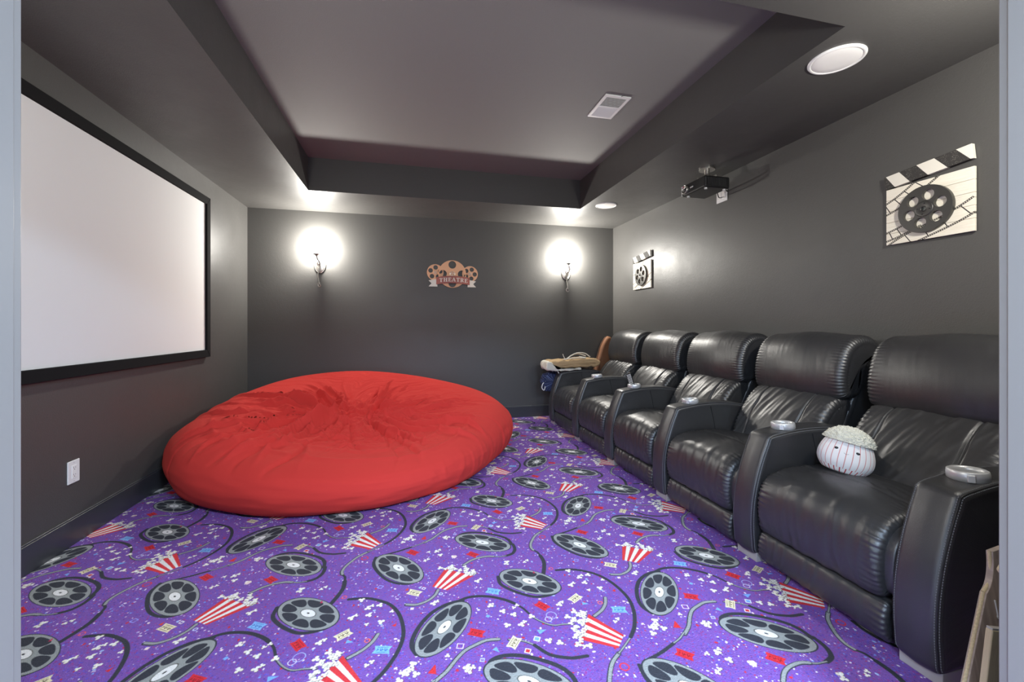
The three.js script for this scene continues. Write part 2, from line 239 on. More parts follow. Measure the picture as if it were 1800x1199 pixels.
// ───────────────────────── room shell ─────────────────────────
{
  const T = 0.12;
  const f = box(XL - T, XR + T, -0.1, 0, ZB - T, ZH);
  { const p = f.attributes.position, uv = f.attributes.uv; for (let i = 0; i < p.count; i++) uv.setXY(i, p.getX(i), -p.getZ(i)); }
  structure('floor', f, M.carpet);
  structure('wall_left', box(XL - T, XL, 0, 3, ZB - T, ZF), M.wall);
  structure('wall_right', box(XR, XR + T, 0, 3, ZB - T, ZF), M.wall);
  structure('wall_back', box(XL, XR, 0, 3, ZB - T, ZB), M.wall);
  structure('wall_front', [box(XL - T, DOOR.x0 - 0.03, 0, 3, ZF, ZH), box(DOOR.x1 + 0.03, XR + T, 0, 3, ZF, ZH), box(DOOR.x0 - 0.03, DOOR.x1 + 0.03, DOOR.y + 0.03, 3, ZF, ZH)], M.wall);
  const c = structGroup('ceiling');
  mesh('soffit', box(XL, TRAY.x0, YS, YT + 0.05, ZB, ZF), M.soffit, c);
  mesh('soffit', box(TRAY.x1, XR, YS, YT + 0.05, ZB, ZF), M.soffit, c);
  mesh('soffit', box(TRAY.x0, TRAY.x1, YS, YT + 0.05, ZB, TRAY.z0), M.soffit, c);
  mesh('soffit', box(TRAY.x0, TRAY.x1, YS, YT + 0.05, TRAY.z1, ZF), M.soffit, c);
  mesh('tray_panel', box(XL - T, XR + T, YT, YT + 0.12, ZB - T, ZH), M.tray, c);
  // skirting, thin bead on top
  const sk = (name, fn) => structure(name, fn, M.base);
  const bh = 0.135;
  sk('baseboard_left', [rbox(XL, XL + 0.016, 0, bh, ZB, ZF, 0.003), rbox(XL, XL + 0.011, bh - 0.01, bh + 0.008, ZB, ZF, 0.003)]);
  sk('baseboard_right', [rbox(XR - 0.016, XR, 0, bh, ZB, ZF, 0.003), rbox(XR - 0.011, XR, bh - 0.01, bh + 0.008, ZB, ZF, 0.003)]);
  sk('baseboard_back', [rbox(XL + 0.017, XR - 0.017, 0, bh, ZB, ZB + 0.016, 0.003), rbox(XL + 0.017, XR - 0.017, bh - 0.01, bh + 0.008, ZB, ZB + 0.011, 0.003)]);
  sk('baseboard_front', [rbox(XL + 0.017, DOOR.x0 - 0.06, 0, bh, ZF - 0.016, ZF, 0.003), rbox(DOOR.x1 + 0.06, XR - 0.017, 0, bh, ZF - 0.016, ZF, 0.003)]);
  // cased opening
  const d = structGroup('door_1');
  mesh('jamb', [rbox(DOOR.x0 - 0.03, DOOR.x0, 0, DOOR.y, ZF - 0.004, ZH + 0.01, 0.003), rbox(DOOR.x0 - 0.01, DOOR.x0 + 0.004, 0, DOOR.y, ZF + 0.012, ZH + 0.01, 0.002)], M.jamb, d);
  mesh('jamb', [rbox(DOOR.x1, DOOR.x1 + 0.03, 0, DOOR.y, ZF - 0.004, ZH + 0.01, 0.003), rbox(DOOR.x1 - 0.004, DOOR.x1 + 0.01, 0, DOOR.y, ZF + 0.012, ZH + 0.01, 0.002)], M.jamb, d);
  mesh('head_jamb', rbox(DOOR.x0 - 0.03, DOOR.x1 + 0.03, DOOR.y, DOOR.y + 0.03, ZF - 0.004, ZH + 0.01, 0.003), M.jamb, d);
  mesh('casing', [rbox(DOOR.x0 - 0.10, DOOR.x0 - 0.012, 0, DOOR.y + 0.10, ZH, ZH + 0.016, 0.004), rbox(DOOR.x1 + 0.012, DOOR.x1 + 0.10, 0, DOOR.y + 0.10, ZH, ZH + 0.016, 0.004), rbox(DOOR.x0 - 0.012, DOOR.x1 + 0.012, DOOR.y + 0.012, DOOR.y + 0.10, ZH, ZH + 0.016, 0.004)], M.jamb, d);
  // the hall the camera stands in
  const hx0 = -2.0, hx1 = 3.2, hz = 2.6, hy = 2.5;
  structure('floor_hall', box(hx0, hx1, -0.1, 0, ZH, hz), M.hallFloor);
  structure('ceiling_hall', box(hx0 - T, hx1 + T, hy, hy + 0.1, ZH, hz + T), M.hallWall);
  structure('wall_hall_left', box(hx0 - T, hx0, -0.1, hy, ZH, hz), M.hallWall);
  structure('wall_hall_right', box(hx1, hx1 + T, -0.1, hy, ZH, hz), M.hallWall);
  structure('wall_hall_rear', box(hx0 - T, hx1 + T, -0.1, hy, hz, hz + T), M.hallWall);
  for (const [x, z, side, share] of [[-0.6, 1.1, 'towards the screen side of', 0.7], [0.95, 1.1, 'towards the recliner side of', 1.3]]) {  // unseen panels, added in place of cool daylight coming through the doorway
    const L = thing('added_hall_panel', `added flat cool panel light standing in for hall daylight ${side} the hall outside the doorway`, 'added light', [x, hy, z], 0);
    mesh('frame', [rbox(-0.31, 0.31, -0.03, 0, -0.31, -0.295, 0.002), rbox(-0.31, 0.31, -0.03, 0, 0.295, 0.31, 0.002), rbox(-0.31, -0.295, -0.03, 0, -0.295, 0.295, 0.002), rbox(0.295, 0.31, -0.03, 0, -0.295, 0.295, 0.002)], M.white, L);
    mesh('diffuser', box(-0.295, 0.295, -0.02, 0, -0.295, 0.295), new THREE.MeshStandardMaterial({ color: lin(0.8, 0.8, 0.8), emissive: HALL_COLOR, emissiveIntensity: 1.5, roughness: 0.6 }), L);
    const a = new THREE.RectAreaLight(HALL_COLOR, HALL_POWER * share, 0.58, 0.58); a.position.set(0, -0.035, 0); a.rotation.x = -Math.PI / 2; L.add(a);
  }
}

// ───────────────────────── projection screen ─────────────────────────
{
  const z0 = -4.225, z1 = -1.72, y0 = 0.878, y1 = 2.252, b = 0.062, d = 0.036, t = thing('projection_screen', 'large white projection screen in a black velvet frame on the left wall', 'screen', [XL, 0, 0]);
  mesh('screen_surface', box(0.010, 0.018, y0 + b * 0.6, y1 - b * 0.6, z0 + b * 0.6, z1 - b * 0.6), M.screen, t);
  // mitred bars, drawn in (z,y), extruded towards the room
  const mk = pts => { const g = extrude(poly(pts), d, 0.004), p = g.attributes.position; for (let i = 0; i < p.count; i++) { const a = p.getX(i), y = p.getY(i), e = p.getZ(i); p.setXYZ(i, e, y, -a); } g.computeVertexNormals(); return g; };
  for (const pts of [[[-z0, y1], [-z1, y1], [-z1 - -b, y1 - b], [-z0 - b, y1 - b]], [[-z0, y0], [-z0 - b, y0 + b], [-z1 + b, y0 + b], [-z1, y0]], [[-z0, y0], [-z0, y1], [-z0 - b, y1 - b], [-z0 - b, y0 + b]], [[-z1, y0], [-z1 + b, y0 + b], [-z1 + b, y1 - b], [-z1, y1]]]) mesh('frame_bar', mk(pts), M.velvet, t);
}

// ───────────────────────── sconces ─────────────────────────
function sconce(x, z, ry, label, power = SCONCE_POWER) {
  const t = thing('wall_sconce', label, 'wall lamp', [x, 1.84, z], ry, 'four matching scroll sconces');
  const plate = new THREE.SphereGeometry(1, 36, 18, 0, Math.PI * 2, 0, Math.PI / 2).rotateX(Math.PI / 2).scale(0.056, 0.090, 0.016);
  mesh('back_plate', [plate, tube(Array.from({ length: 24 }, (_, k) => { const a = k / 24 * Math.PI * 2; return [0.058 * Math.cos(a), 0.092 * Math.sin(a), 0.005]; }), 0.005, 72, 8, true), tube(Array.from({ length: 24 }, (_, k) => { const a = k / 24 * Math.PI * 2; return [0.046 * Math.cos(a), 0.076 * Math.sin(a), 0.008]; }), 0.003, 72, 8, true)], M.nickel, t);
  const arm = taperTube([[-0.012, 0.088, 0.125], [-0.006, 0.055, 0.126], [0.008, 0.025, 0.110], [0.012, 0.0, 0.070], [0.004, -0.022, 0.040], [-0.014, -0.012, 0.036], [-0.018, 0.010, 0.046], [-0.004, 0.022, 0.052], [0.010, 0.010, 0.05], [0.002, -0.05, 0.05], [-0.010, -0.11, 0.058], [-0.004, -0.17, 0.066], [0.004, -0.215, 0.066], [0.016, -0.243, 0.060], [0.006, -0.256, 0.052], [-0.010, -0.244, 0.05], [-0.012, -0.222, 0.052], [0.0, -0.212, 0.054]], [0.008, 0.007, 0.0065, 0.006, 0.006, 0.0055, 0.005, 0.005, 0.007], 140, 10);
  mesh('scroll_arm', [arm, new THREE.SphereGeometry(0.011, 16, 12).translate(0.0, -0.214, 0.054), new THREE.SphereGeometry(0.012, 16, 12).translate(0.004, -0.005, 0.062), new THREE.CylinderGeometry(0.006, 0.006, 0.06, 12).rotateX(Math.PI / 2).translate(0.004, -0.01, 0.03)], M.nickel, t);
  mesh('shade_cup', lathe([[0.0, 0.078], [0.012, 0.080], [0.022, 0.090], [0.034, 0.094], [0.036, 0.100], [0.030, 0.103], [0.0, 0.103]], 32).translate(-0.012, 0, 0.125), M.nickel, t);
  const shade = lathe([[0.0, 0.104], [0.030, 0.105], [0.040, 0.115], [0.050, 0.140], [0.056, 0.170], [0.064, 0.200], [0.078, 0.228], [0.092, 0.248], [0.096, 0.252], [0.092, 0.254], [0.076, 0.236], [0.06, 0.22], [0.0, 0.215]], 48).translate(-0.012, 0, 0.125);
  mesh('glass_shade', shade, new THREE.MeshStandardMaterial({ color: lin(0.9, 0.88, 0.84), roughness: 0.4, emissive: SCONCE_COLOR, emissiveIntensity: 2.6 }), t);
  const p = new THREE.PointLight(SCONCE_COLOR, power, 0, 2); p.position.set(-0.012, 0.180, 0.125); p.castShadow = true; p.shadow.radius = 2.2; t.add(p);
  return t;
}
sconce(-0.985, ZB, 0, 'lit scroll sconce on the back wall near the projection screen side');
sconce(1.965, ZB, 0, 'lit scroll sconce on the back wall above the recliner corner');
sconce(-1.02, ZF, Math.PI, 'lit scroll sconce on the door wall beside the projection screen wall', 4.4);
sconce(1.97, ZF, Math.PI, 'lit scroll sconce on the door wall above the leaning boards', 4.4);

// ───────────────────────── recliners ─────────────────────────
// a stuffed panel: closed (x,y) outline swept along z, ends rounded by R, skin pushed out by disp
function cushion(outline, z0, z1, R, nS, nZ, disp = () => 0, tension = 'centripetal') {
  const curve = new THREE.CatmullRomCurve3(outline.map(([x, y]) => V(x, y, 0)), true, tension), P = curve.getSpacedPoints(nS).slice(0, nS);
  let area = 0; for (let i = 0; i < nS; i++) { const a = P[i], b = P[(i + 1) % nS]; area += a.x * b.y - b.x * a.y; }
  const sg = area > 0 ? 1 : -1, N = P.map((p, i) => { const a = P[(i + nS - 1) % nS], b = P[(i + 1) % nS], t = V(b.x - a.x, b.y - a.y, 0).normalize(); return [t.y * sg, -t.x * sg]; });
  const cx = P.reduce((s, p) => s + p.x, 0) / nS, cy = P.reduce((s, p) => s + p.y, 0) / nS, len = curve.getLength();
  const zs = []; for (let j = 0; j <= nZ; j++) { const t = j / nZ, e = 0.5 - 0.5 * Math.cos(Math.PI * t); zs.push(z0 + (z1 - z0) * (0.45 * t + 0.55 * e)); }
  const pos = [], uv = [], idx = [];
  const ringPut = (f) => { for (let i = 0; i < nS; i++) { const q = f(i); pos.push(q[0], q[1], q[2]); uv.push(i / nS * len, q[2]); } };
  const capRings = [0, 0.5, 0.86, 0.955];
  const at = (i, z, extra = 0) => { const d = Math.min(z - z0, z1 - z), ins = d < R ? R - Math.sqrt(Math.max(0, R * R - (R - d) * (R - d))) : 0, h = disp(P[i].x, P[i].y, z, d, i / nS * len, N[i]) - ins + extra; return [P[i].x + N[i][0] * h, P[i].y + N[i][1] * h, z]; };
  for (const k of capRings) ringPut(i => { const q = at(i, z0); return [cx + (q[0] - cx) * k, cy + (q[1] - cy) * k, z0 + (k > 0.9 ? 0.004 : 0) + 0.0]; });
  for (const z of zs) ringPut(i => at(i, z));
  for (const k of [...capRings].reverse()) ringPut(i => { const q = at(i, z1); return [cx + (q[0] - cx) * k, cy + (q[1] - cy) * k, z1 - (k > 0.9 ? 0.004 : 0)]; });
  const rows = zs.length + capRings.length * 2;
  for (let j = 0; j < rows - 1; j++) for (let i = 0; i < nS; i++) { const a = j * nS + i, b = j * nS + (i + 1) % nS, c = a + nS, d = b + nS; if (sg > 0) idx.push(a, b, c, b, d, c); else idx.push(a, c, b, b, c, d); }
  const g = new THREE.BufferGeometry();
  g.setAttribute('position', new THREE.Float32BufferAttribute(pos, 3)); g.setAttribute('uv', new THREE.Float32BufferAttribute(uv, 2)); g.setIndex(idx); g.computeVertexNormals();
  return g;
}
const ridge = v => 1 - Math.min(1, Math.abs(v) * 2.2);
const gauss = (x, w) => Math.exp(-(x * x) / (w * w));
const smooth = (a, b, x) => { const t = Math.max(0, Math.min(1, (x - a) / (b - a))); return t * t * (3 - 2 * t); };

const SEAT = [[0.014, 0.176], [-0.002, 0.22], [-0.006, 0.30], [0.008, 0.375], [0.046, 0.425], [0.11, 0.452], [0.22, 0.464], [0.33, 0.462], [0.44, 0.450], [0.54, 0.430], [0.56, 0.38], [0.50, 0.32], [0.36, 0.26], [0.20, 0.19], [0.10, 0.170]];
const FOOT = [[0.024, 0.160], [0.008, 0.13], [0.002, 0.09], [0.010, 0.045], [0.040, 0.022], [0.11, 0.022], [0.13, 0.06], [0.13, 0.14], [0.09, 0.166]];
const LUMBAR = [[0.47, 0.395], [0.495, 0.47], [0.535, 0.56], [0.590, 0.645], [0.650, 0.712], [0.715, 0.748], [0.785, 0.745], [0.815, 0.69], [0.78, 0.58], [0.72, 0.46], [0.64, 0.36], [0.54, 0.345]];
const PILLOW = [[0.708, 0.742], [0.690, 0.79], [0.686, 0.86], [0.700, 0.94], [0.735, 1.02], [0.790, 1.068], [0.86, 1.088], [0.925, 1.080], [0.972, 1.045], [0.985, 0.985], [0.965, 0.945], [0.915, 0.935], [0.880, 0.89], [0.862, 0.81], [0.835, 0.755], [0.770, 0.733]];
const SHELL = [[0.640, 0.44], [0.700, 0.56], [0.775, 0.70], [0.845, 0.86], [0.880, 0.945], [0.925, 0.962], [0.960, 0.94], [0.968, 0.80], [0.950, 0.50], [0.90, 0.22], [0.80, 0.14], [0.66, 0.20], [0.60, 0.34]];
const ARM = [[0.006, 0.045], [-0.008, 0.11], [-0.012, 0.19], [-0.006, 0.285], [0.016, 0.395], [0.050, 0.497], [0.082, 0.572], [0.094, 0.598], [0.112, 0.607], [0.16, 0.616], [0.25, 0.628], [0.36, 0.634], [0.48, 0.630], [0.60, 0.612], [0.70, 0.585], [0.765, 0.545], [0.79, 0.45], [0.80, 0.30], [0.80, 0.10], [0.795, 0.048], [0.70, 0.043], [0.40, 0.043], [0.10, 0.043]];

const seatSkin = (x, y, z, d, s) => {
  const gather = gauss(d, 0.055) * Math.sin(s * 300 + 4 * nz(s * 9, z * 8)) * 0.0055 * smooth(0.36, 0.22, Math.abs(x - 0.12));
  const front = smooth(0.14, 0.01, x) * 0.0050 * (ridge(nz(z * 17 + 2.2 * nz(y * 4, z * 2), y * 2.2, 2)) - 0.45);
  const top = smooth(0.10, 0.25, x) * smooth(0.4, 0.45, y) * (0.0055 * nz(x * 9 + z * 4, z * 5, 7) + 0.004 * (ridge(nz(x * 20 + z * 9, z * 5, 8)) - 0.4));
  const seam = smooth(0.4, 0.45, y) * -0.007 * gauss(x - 0.245, 0.007);
  const crown = 0.012 * smooth(0, 0.2, d) * smooth(0.35, 0.45, y);
  return gather + front + top + seam + crown;
};
const footSkin = (x, y, z, d, s) => gauss(d, 0.04) * Math.sin(s * 300) * 0.0025 + 0.0036 * (ridge(nz(z * 21 + nz(y * 6, z * 2), y * 2.5, 4)) - 0.45) * smooth(0.1, 0.05, x);
const lumbarSkin = (x, y, z, d, s) => {
  const f = smooth(0.80, 0.72, x + (0.75 - y) * 0.5 - 0.05);
  const seam = -0.008 * (gauss(z - 0.165, 0.006) + gauss(z + 0.165, 0.006)) * f;
  const folds = 0.0075 * (ridge(nz(z * 9 - y * 7 + nz(y * 7, z * 3) * 1.3, y * 3.2, 11)) - 0.42) * smooth(0.20, 0.10, Math.abs(z)) * f + 0.004 * (ridge(nz(z * 20 - y * 9, y * 4, 14)) - 0.4) * f;
  const gather = gauss(d, 0.05) * Math.sin(s * 260 + 2 * nz(s * 12)) * 0.0045 * f;
  return seam + folds + gather + 0.016 * smooth(0, 0.25, d) * f;
};
const pillowSkin = (x, y, z, d, s) => {
  const gather = gauss(d, 0.05) * Math.sin(s * 340 + 3 * nz(s * 10)) * 0.0040 * smooth(0.98, 0.9, x);
  return gather + 0.0028 * nz(z * 7 + y * 2, y * 4, 21) + 0.0007 * (ridge(nz(z * 24 + y * 3, y * 3, 22)) - 0.4) + 0.020 * smooth(0, 0.28, d) * smooth(0.94, 0.85, x);
};
const shellSkin = (x, y, z, d, s) => 0.002 * nz(s * 14, z * 10, 31) + gauss(d, 0.03) * 0.0012 * Math.sin(s * 200);
const armSkin = (x, y, z, d, s) => 0.0012 * nz(x * 8, y * 8, z * 9) + 0.006 * smooth(0, 0.07, d) * smooth(0.2, 0.05, x);

function seamLine(outline, z, from, to, off, n) { // polyline on an outline between two x/y parameters
  const c = new THREE.CatmullRomCurve3(outline.map(([x, y]) => V(x, y, 0)), true, 'centripetal'), out = [];
  let area = 0; outline.forEach((a, i) => { const b = outline[(i + 1) % outline.length]; area += a[0] * b[1] - b[0] * a[1]; });
  const sg = area > 0 ? 1 : -1;
  for (let k = 0; k <= n; k++) { const t = from + (to - from) * k / n, p = c.getPointAt(t), g = c.getTangentAt(t); out.push(V(p.x + g.y * sg * off, p.y - g.x * sg * off, z)); }
  return out;
}
function stitches(line, step = 0.0085, l = 0.0052, r = 0.0009) {
  const c = new THREE.CatmullRomCurve3(line), n = Math.floor(c.getLength() / step), out = [];
  for (let k = 0; k < n; k++) { const t = (k + 0.5) / n, p = c.getPointAt(t), d = c.getTangentAt(t), g = new THREE.BoxGeometry(l, r * 2, r * 2); g.applyQuaternion(new THREE.Quaternion().setFromUnitVectors(V(1, 0, 0), d)); out.push(g.translate(p.x, p.y, p.z)); }
  return merged(out);
}
const RG = {};
RG.seat = cushion(SEAT, -0.292, 0.262, 0.038, 170, 120, seatSkin);
RG.seatSide = cushion(SEAT.map(([x, y]) => [0.28 + (x - 0.28) * 0.90 , 0.31 + (y - 0.31) * 0.84]), 0.22, 0.294, 0.012, 90, 10);
RG.foot = cushion(FOOT, -0.292, 0.276, 0.022, 90, 110, footSkin);
RG.lumbar = cushion(LUMBAR, -0.290, 0.290, 0.045, 130, 130, lumbarSkin);
RG.pillow = cushion(PILLOW, -0.312, 0.312, 0.045, 170, 130, pillowSkin);
RG.shell = cushion(SHELL, -0.296, 0.296, 0.022, 110, 60, shellSkin);
RG.arm = cushion(ARM, -0.069, 0.069, 0.026, 220, 40, armSkin);
RG.piping = [-1, 1].map(s => new THREE.TubeGeometry(new THREE.CatmullRomCurve3(seamLine(ARM, s * 0.0615, 0.0, 0.50, -0.0078, 70)), 140, 0.0022, 6));
RG.stitch = merged([-1, 1].flatMap(s => [stitches(seamLine(ARM, s * 0.0570, 0.0, 0.50, -0.0036, 80)), stitches(seamLine(ARM, s * 0.0655, 0.0, 0.50, -0.0118, 80))]));
RG.panelSeam = [-1, 1].map(s => tube([[0.347, 0.606, s * 0.0693], [0.352, 0.58, s * 0.0695], [0.372, 0.50, s * 0.0697], [0.385, 0.42, s * 0.0697]], 0.0016, 20, 6));
RG.cupRing = lathe([[0.036, 0.0], [0.036, 0.012], [0.040, 0.0205], [0.048, 0.0215], [0.0525, 0.019], [0.054, 0.008], [0.054, -0.012], [0.036, -0.012]], 56);
RG.cupTab = rbox(-0.010, 0.010, -0.010, 0.015, 0.046, 0.060, 0.003);
RG.cupWell = lathe([[0.0005, -0.060], [0.035, -0.060], [0.0365, -0.05], [0.0368, 0.010], [0.0355, 0.010], [0.034, -0.055], [0.0005, -0.056]], 40);
RG.base = rbox(0.020, 0.72, 0, 0.046, -0.062, 0.062, 0.003);
RG.body = rbox(0.14, 0.80, 0.03, 0.26, -0.285, 0.285, 0.01);

M.pipe = new THREE.MeshStandardMaterial({ color: lin(0.014, 0.014, 0.016), roughness: 0.4 });

const PITCH = 0.74, CX = 1.61, Z0 = -1.42;
function armrest(parent, z, cup = true) {
  const a = mesh('armrest', RG.arm, M.leather, parent); a.position.z = z;
  for (const g of RG.piping) mesh('piping', g, M.pipe, a); mesh('stitching', RG.stitch, M.thread, a).userData.kind = 'stuff'; for (const g of RG.panelSeam) mesh('panel_seam', g, M.pipe, a); mesh('base_plate', RG.base, M.basePlate, a);
  if (cup) { const h = mesh('cup_holder', [RG.cupRing, RG.cupTab], M.silver, a); h.position.set(0.238, 0.633, 0); h.rotation.set(0, -0.9, 0.055); const w = mesh('cup_well', RG.cupWell, M.silver, a); w.position.set(0.238, 0.633, 0); w.rotation.set(0, 0, 0.055); }
  return a;
}
function recliner(k, label, twoArms) {
  const t = thing('recliner', label, 'recliner', [CX, 0, Z0 - k * PITCH], 0, 'row of black leather cinema recliners');
  mesh('seat_cushion', RG.seat, M.leather, t);
  mesh('seat_side', RG.seatSide, M.leather, t);
  mesh('footrest', RG.foot, M.leather, t);
  mesh('lumbar_cushion', RG.lumbar, M.leather, t);
  mesh('headrest', RG.pillow, M.leather, t);
  mesh('back_shell', RG.shell, M.leather, t);
  mesh('seat_base', RG.body, M.dark, t);
  armrest(t, PITCH / 2);
  if (twoArms) armrest(t, -PITCH / 2, true);
  return t;
}
recliner(0, 'black leather recliner with the striped plush toy on its seat');
recliner(1, 'black leather recliner next to the one holding the plush toy');
recliner(2, 'black leather recliner in the middle of the row of five');
recliner(3, 'black leather recliner whose arm holds the remote control');
recliner(4, 'black leather recliner in the corner with the canvas tote on its arm', true);

// ───────────────────────── giant beanbag ─────────────────────────
{
  const cx = -0.34, cz = -3.93, nT = 720, nR = 330;
  const t = thing('beanbag', 'giant round red suede beanbag with a crumpled middle on the purple carpet', 'beanbag', [cx, 0, cz]);
  // outline radius: flattened where it meets the two walls
  const Rad = th => { const c = Math.cos(th), s = Math.sin(th); const K = [[-5, 1.29], [32, 1.15], [60, 1.20], [90, 1.26], [115, 1.33], [145, 1.39], [162, 1.41], [180, 1.35], [200, 1.36], [225, 1.42], [250, 1.30], [270, 1.23], [300, 1.28], [330, 1.30], [355, 1.29]], a = ((th * 180 / Math.PI + 5) % 360 + 360) % 360 - 5;
    let r = 1.29; for (let k = 0; k < K.length - 1; k++) if (a >= K[k][0] && a <= K[k + 1][0]) { const u = (a - K[k][0]) / (K[k + 1][0] - K[k][0]), e = u * u * (3 - 2 * u); r = K[k][1] + (K[k + 1][1] - K[k][1]) * e; }
    return Math.min(r, c < -0.05 ? 1.35 / -c : 9, s < -0.05 ? 1.235 / -s : 9); };
  const Rs = []; for (let i = 0; i < nT; i++) { let s = 0, w = 0; for (let k = -14; k <= 14; k++) { const g = gauss(k, 8); s += g * Rad((i + k) / nT * Math.PI * 2); w += g; } Rs.push(s / w); }
  const Ht = th => { const c = Math.cos(th), s = Math.sin(th); return 0.478 - 0.160 * s - 0.045 * c + 0.015 * Math.sin(3 * th + 1); };    // s>0 is the door side
  // profile along v: 0 floor centre edge … 1 centre of the top
  const prof = [[0.0, 0.80, 0.0], [0.06, 0.90, 0.006], [0.12, 0.955, 0.10], [0.20, 0.995, 0.34], [0.29, 1.0, 0.56], [0.38, 0.965, 0.78], [0.47, 0.885, 0.94], [0.56, 0.77, 1.0], [0.66, 0.62, 0.985], [0.76, 0.46, 0.93], [0.86, 0.28, 0.86], [0.94, 0.11, 0.80], [1.0, 0.0, 0.78]];
  const pc = new THREE.CatmullRomCurve3(prof.map(p => V(p[0], p[1], p[2])), false, 'centripetal');
  const tab = []; for (let j = 0; j <= nR; j++) { const q = pc.getPoint(j / nR); tab.push([q.y, q.z]); }
  const fx = -0.10, fz = 0.10;           // the gathered middle sits off-centre
  // every long fold: direction, curl, reach, width, height; steep on one flank
  const q = rng(2024), folds = [];
  for (let k = 0; k < 150; k++) { const side = q(), a = side < 0.48 ? Math.PI + (q() - 0.5) * 2.2 : side < 0.76 ? (q() - 0.5) * 1.7 : q() * Math.PI * 2; const rear = Math.sin(a) < -0.35 ? 0.62 : 1; folds.push({ a, curl: (q() - 0.5) * 0.55, r0: 0.10 + q() * 0.30, r1: (0.62 + q() * 0.62) * rear, w: 0.009 + q() * 0.013, h: (0.016 + q() * 0.028) * (q() < 0.3 ? -0.8 : 1), skew: q() < 0.5 ? -1 : 1, f: q() * 9 }); }
  const arcs = []; for (let k = 0; k < 9; k++) arcs.push({ d: 0.24 + k * 0.066 + q() * 0.03, a: 1.55 + (q() - 0.5) * 0.9, span: 0.45 + q() * 0.35, w: 0.011 + q() * 0.010, h: 0.014 + q() * 0.018, f: q() * 20 });
  const foldAt = (dx, dz) => {
    const d = Math.hypot(dx, dz), a = Math.atan2(dz, dx); let y = 0;
    for (const o of folds) { if (d < o.r0 - 0.06 || d > o.r1 + 0.12) continue; let da = a - o.a - o.curl * (d - 0.3) - 0.10 * nz(d * 3.2, o.f); da = Math.atan2(Math.sin(da), Math.cos(da)); const l = da * d; if (Math.abs(l) > 0.14) continue; const t = l / (o.w * (0.7 + 0.6 * d)) * (l * o.skew > 0 ? 1.9 : 0.75); y += o.h * Math.exp(-Math.pow(Math.abs(t), 1.5)) * smooth(o.r0 - 0.06, o.r0 + 0.1, d) * smooth(o.r1 + 0.12, o.r1 - 0.22, d); }
    for (const o of arcs) { const da = Math.atan2(Math.sin(a - o.a), Math.cos(a - o.a)); if (Math.abs(da) > o.span) continue; const t = (d - o.d - 0.05 * nz(a * 3.5, o.f) - 0.02 * nz(a * 11, o.f)) / o.w; if (Math.abs(t) > 5) continue; y += o.h * Math.exp(-(Math.abs(t * (t > 0 ? 0.7 : 1.6)) ** 1.5)) * smooth(o.span, o.span * 0.5, Math.abs(da)); }
    return y;
  };
  const pos = [], uv = [], idx = [];
  const hMid = 0.50;
  for (let j = 0; j <= nR; j++) for (let i = 0; i < nT; i++) {
    const th = i / nT * Math.PI * 2, [pr, ph] = tab[j], R = Rs[i] * pr, topness = smooth(0.95, 0.55, pr) * (j / nR > 0.4 ? 1 : 0);
    let x = Math.cos(th) * R, z = Math.sin(th) * R;
    const inn = smooth(0.6, 0.0, pr) * (j / nR > 0.4 ? 1 : 0);
    x += fx * inn; z += fz * inn;
    const h = Ht(th) * (1 - inn) + hMid * inn;
    let y = ph * h;
    const up = smooth(0.34, 0.50, j / nR);
    {
      const dx = x - fx, dz = z - fz, d = Math.hypot(dx, dz), on = smooth(1.22, 0.85, d + 0.18 * Math.max(0, dz)) * up;
      // long folds fan out sideways from the gathered middle
      const wx = 0.55 * nz(x * 1.6, z * 1.6, 3), wz = 0.5 * nz(x * 1.9 + 7, z * 1.9, 5) + 0.16 * nz(x * 6, z * 6, 8), zz = (dz + 0.20 * wz) / (0.27 + 0.27 * Math.abs(dx + 0.15 * wx)) + 0.5 * wz;
      const f3 = ridge(nz(zz * 11, dx * 2.4, 60));
      y += up * foldAt(dx, dz) + on * (f3 - 0.45) * 0.010 + up * smooth(0.1, 0.5, dz) * (0.014 * gauss(d - 0.86 - 0.07 * nz(dx * 2.2, 3, 1), 0.022) + 0.012 * gauss(d - 1.0 - 0.06 * nz(dx * 1.8, 9, 1), 0.020));
      // crumpled cloth in the middle and creases across it
      const cr = gauss(dx, 0.40) * gauss(dz, 0.27) * up, w2 = wx + wz;
      y += cr * (0.080 * (ridge(nz(x * 3.6 + w2 * 1.5, z * 5.0, 12)) - 0.5) + 0.060 * (ridge(nz(x * 7.5 + w2, z * 9 + w2, 15)) - 0.5) + 0.024 * (ridge(nz(x * 17, z * 19 + w2 * 2, 18)) - 0.5));
      y -= up * (0.075 * gauss(dz + 0.10 * Math.sin(dx * 6) - 0.03, 0.045) * gauss(dx, 0.34) + 0.060 * gauss(dx * 0.95 + dz * 0.35 - 0.10, 0.045) * gauss(dz + 0.15, 0.24));
    }
    {
      const sag = smooth(0.03, 0.15, j / nR) * (1 - up);
      const o = sag * (0.010 * nz(Math.cos(th) * 3, Math.sin(th) * 3, ph * 3) + 0.008 * (ridge(nz(Math.cos(th) * 16, Math.sin(th) * 16, ph * 1.2 + 30)) - 0.5) * smooth(-0.1, 0.8, Math.cos(th)) + 0.004 * nz(Math.cos(th) * 7, Math.sin(th) * 7, ph * 9));
      x += Math.cos(th) * o; z += Math.sin(th) * o;
    }
    // two sewn seams down the side
    for (const ts of [2.55, 0.35, 4.4]) { const dd = Math.atan2(Math.sin(th - ts), Math.cos(th - ts)) * Rs[i]; const o = -0.008 * gauss(dd, 0.010) * smooth(0.06, 0.15, j / nR) * smooth(0.62, 0.5, j / nR); x += Math.cos(th) * o; z += Math.sin(th) * o; y += o * 0.6; }
    pos.push(x, Math.max(0, y), z); uv.push(x * 1.0, z * 1.0 + y * 0.7);
  }
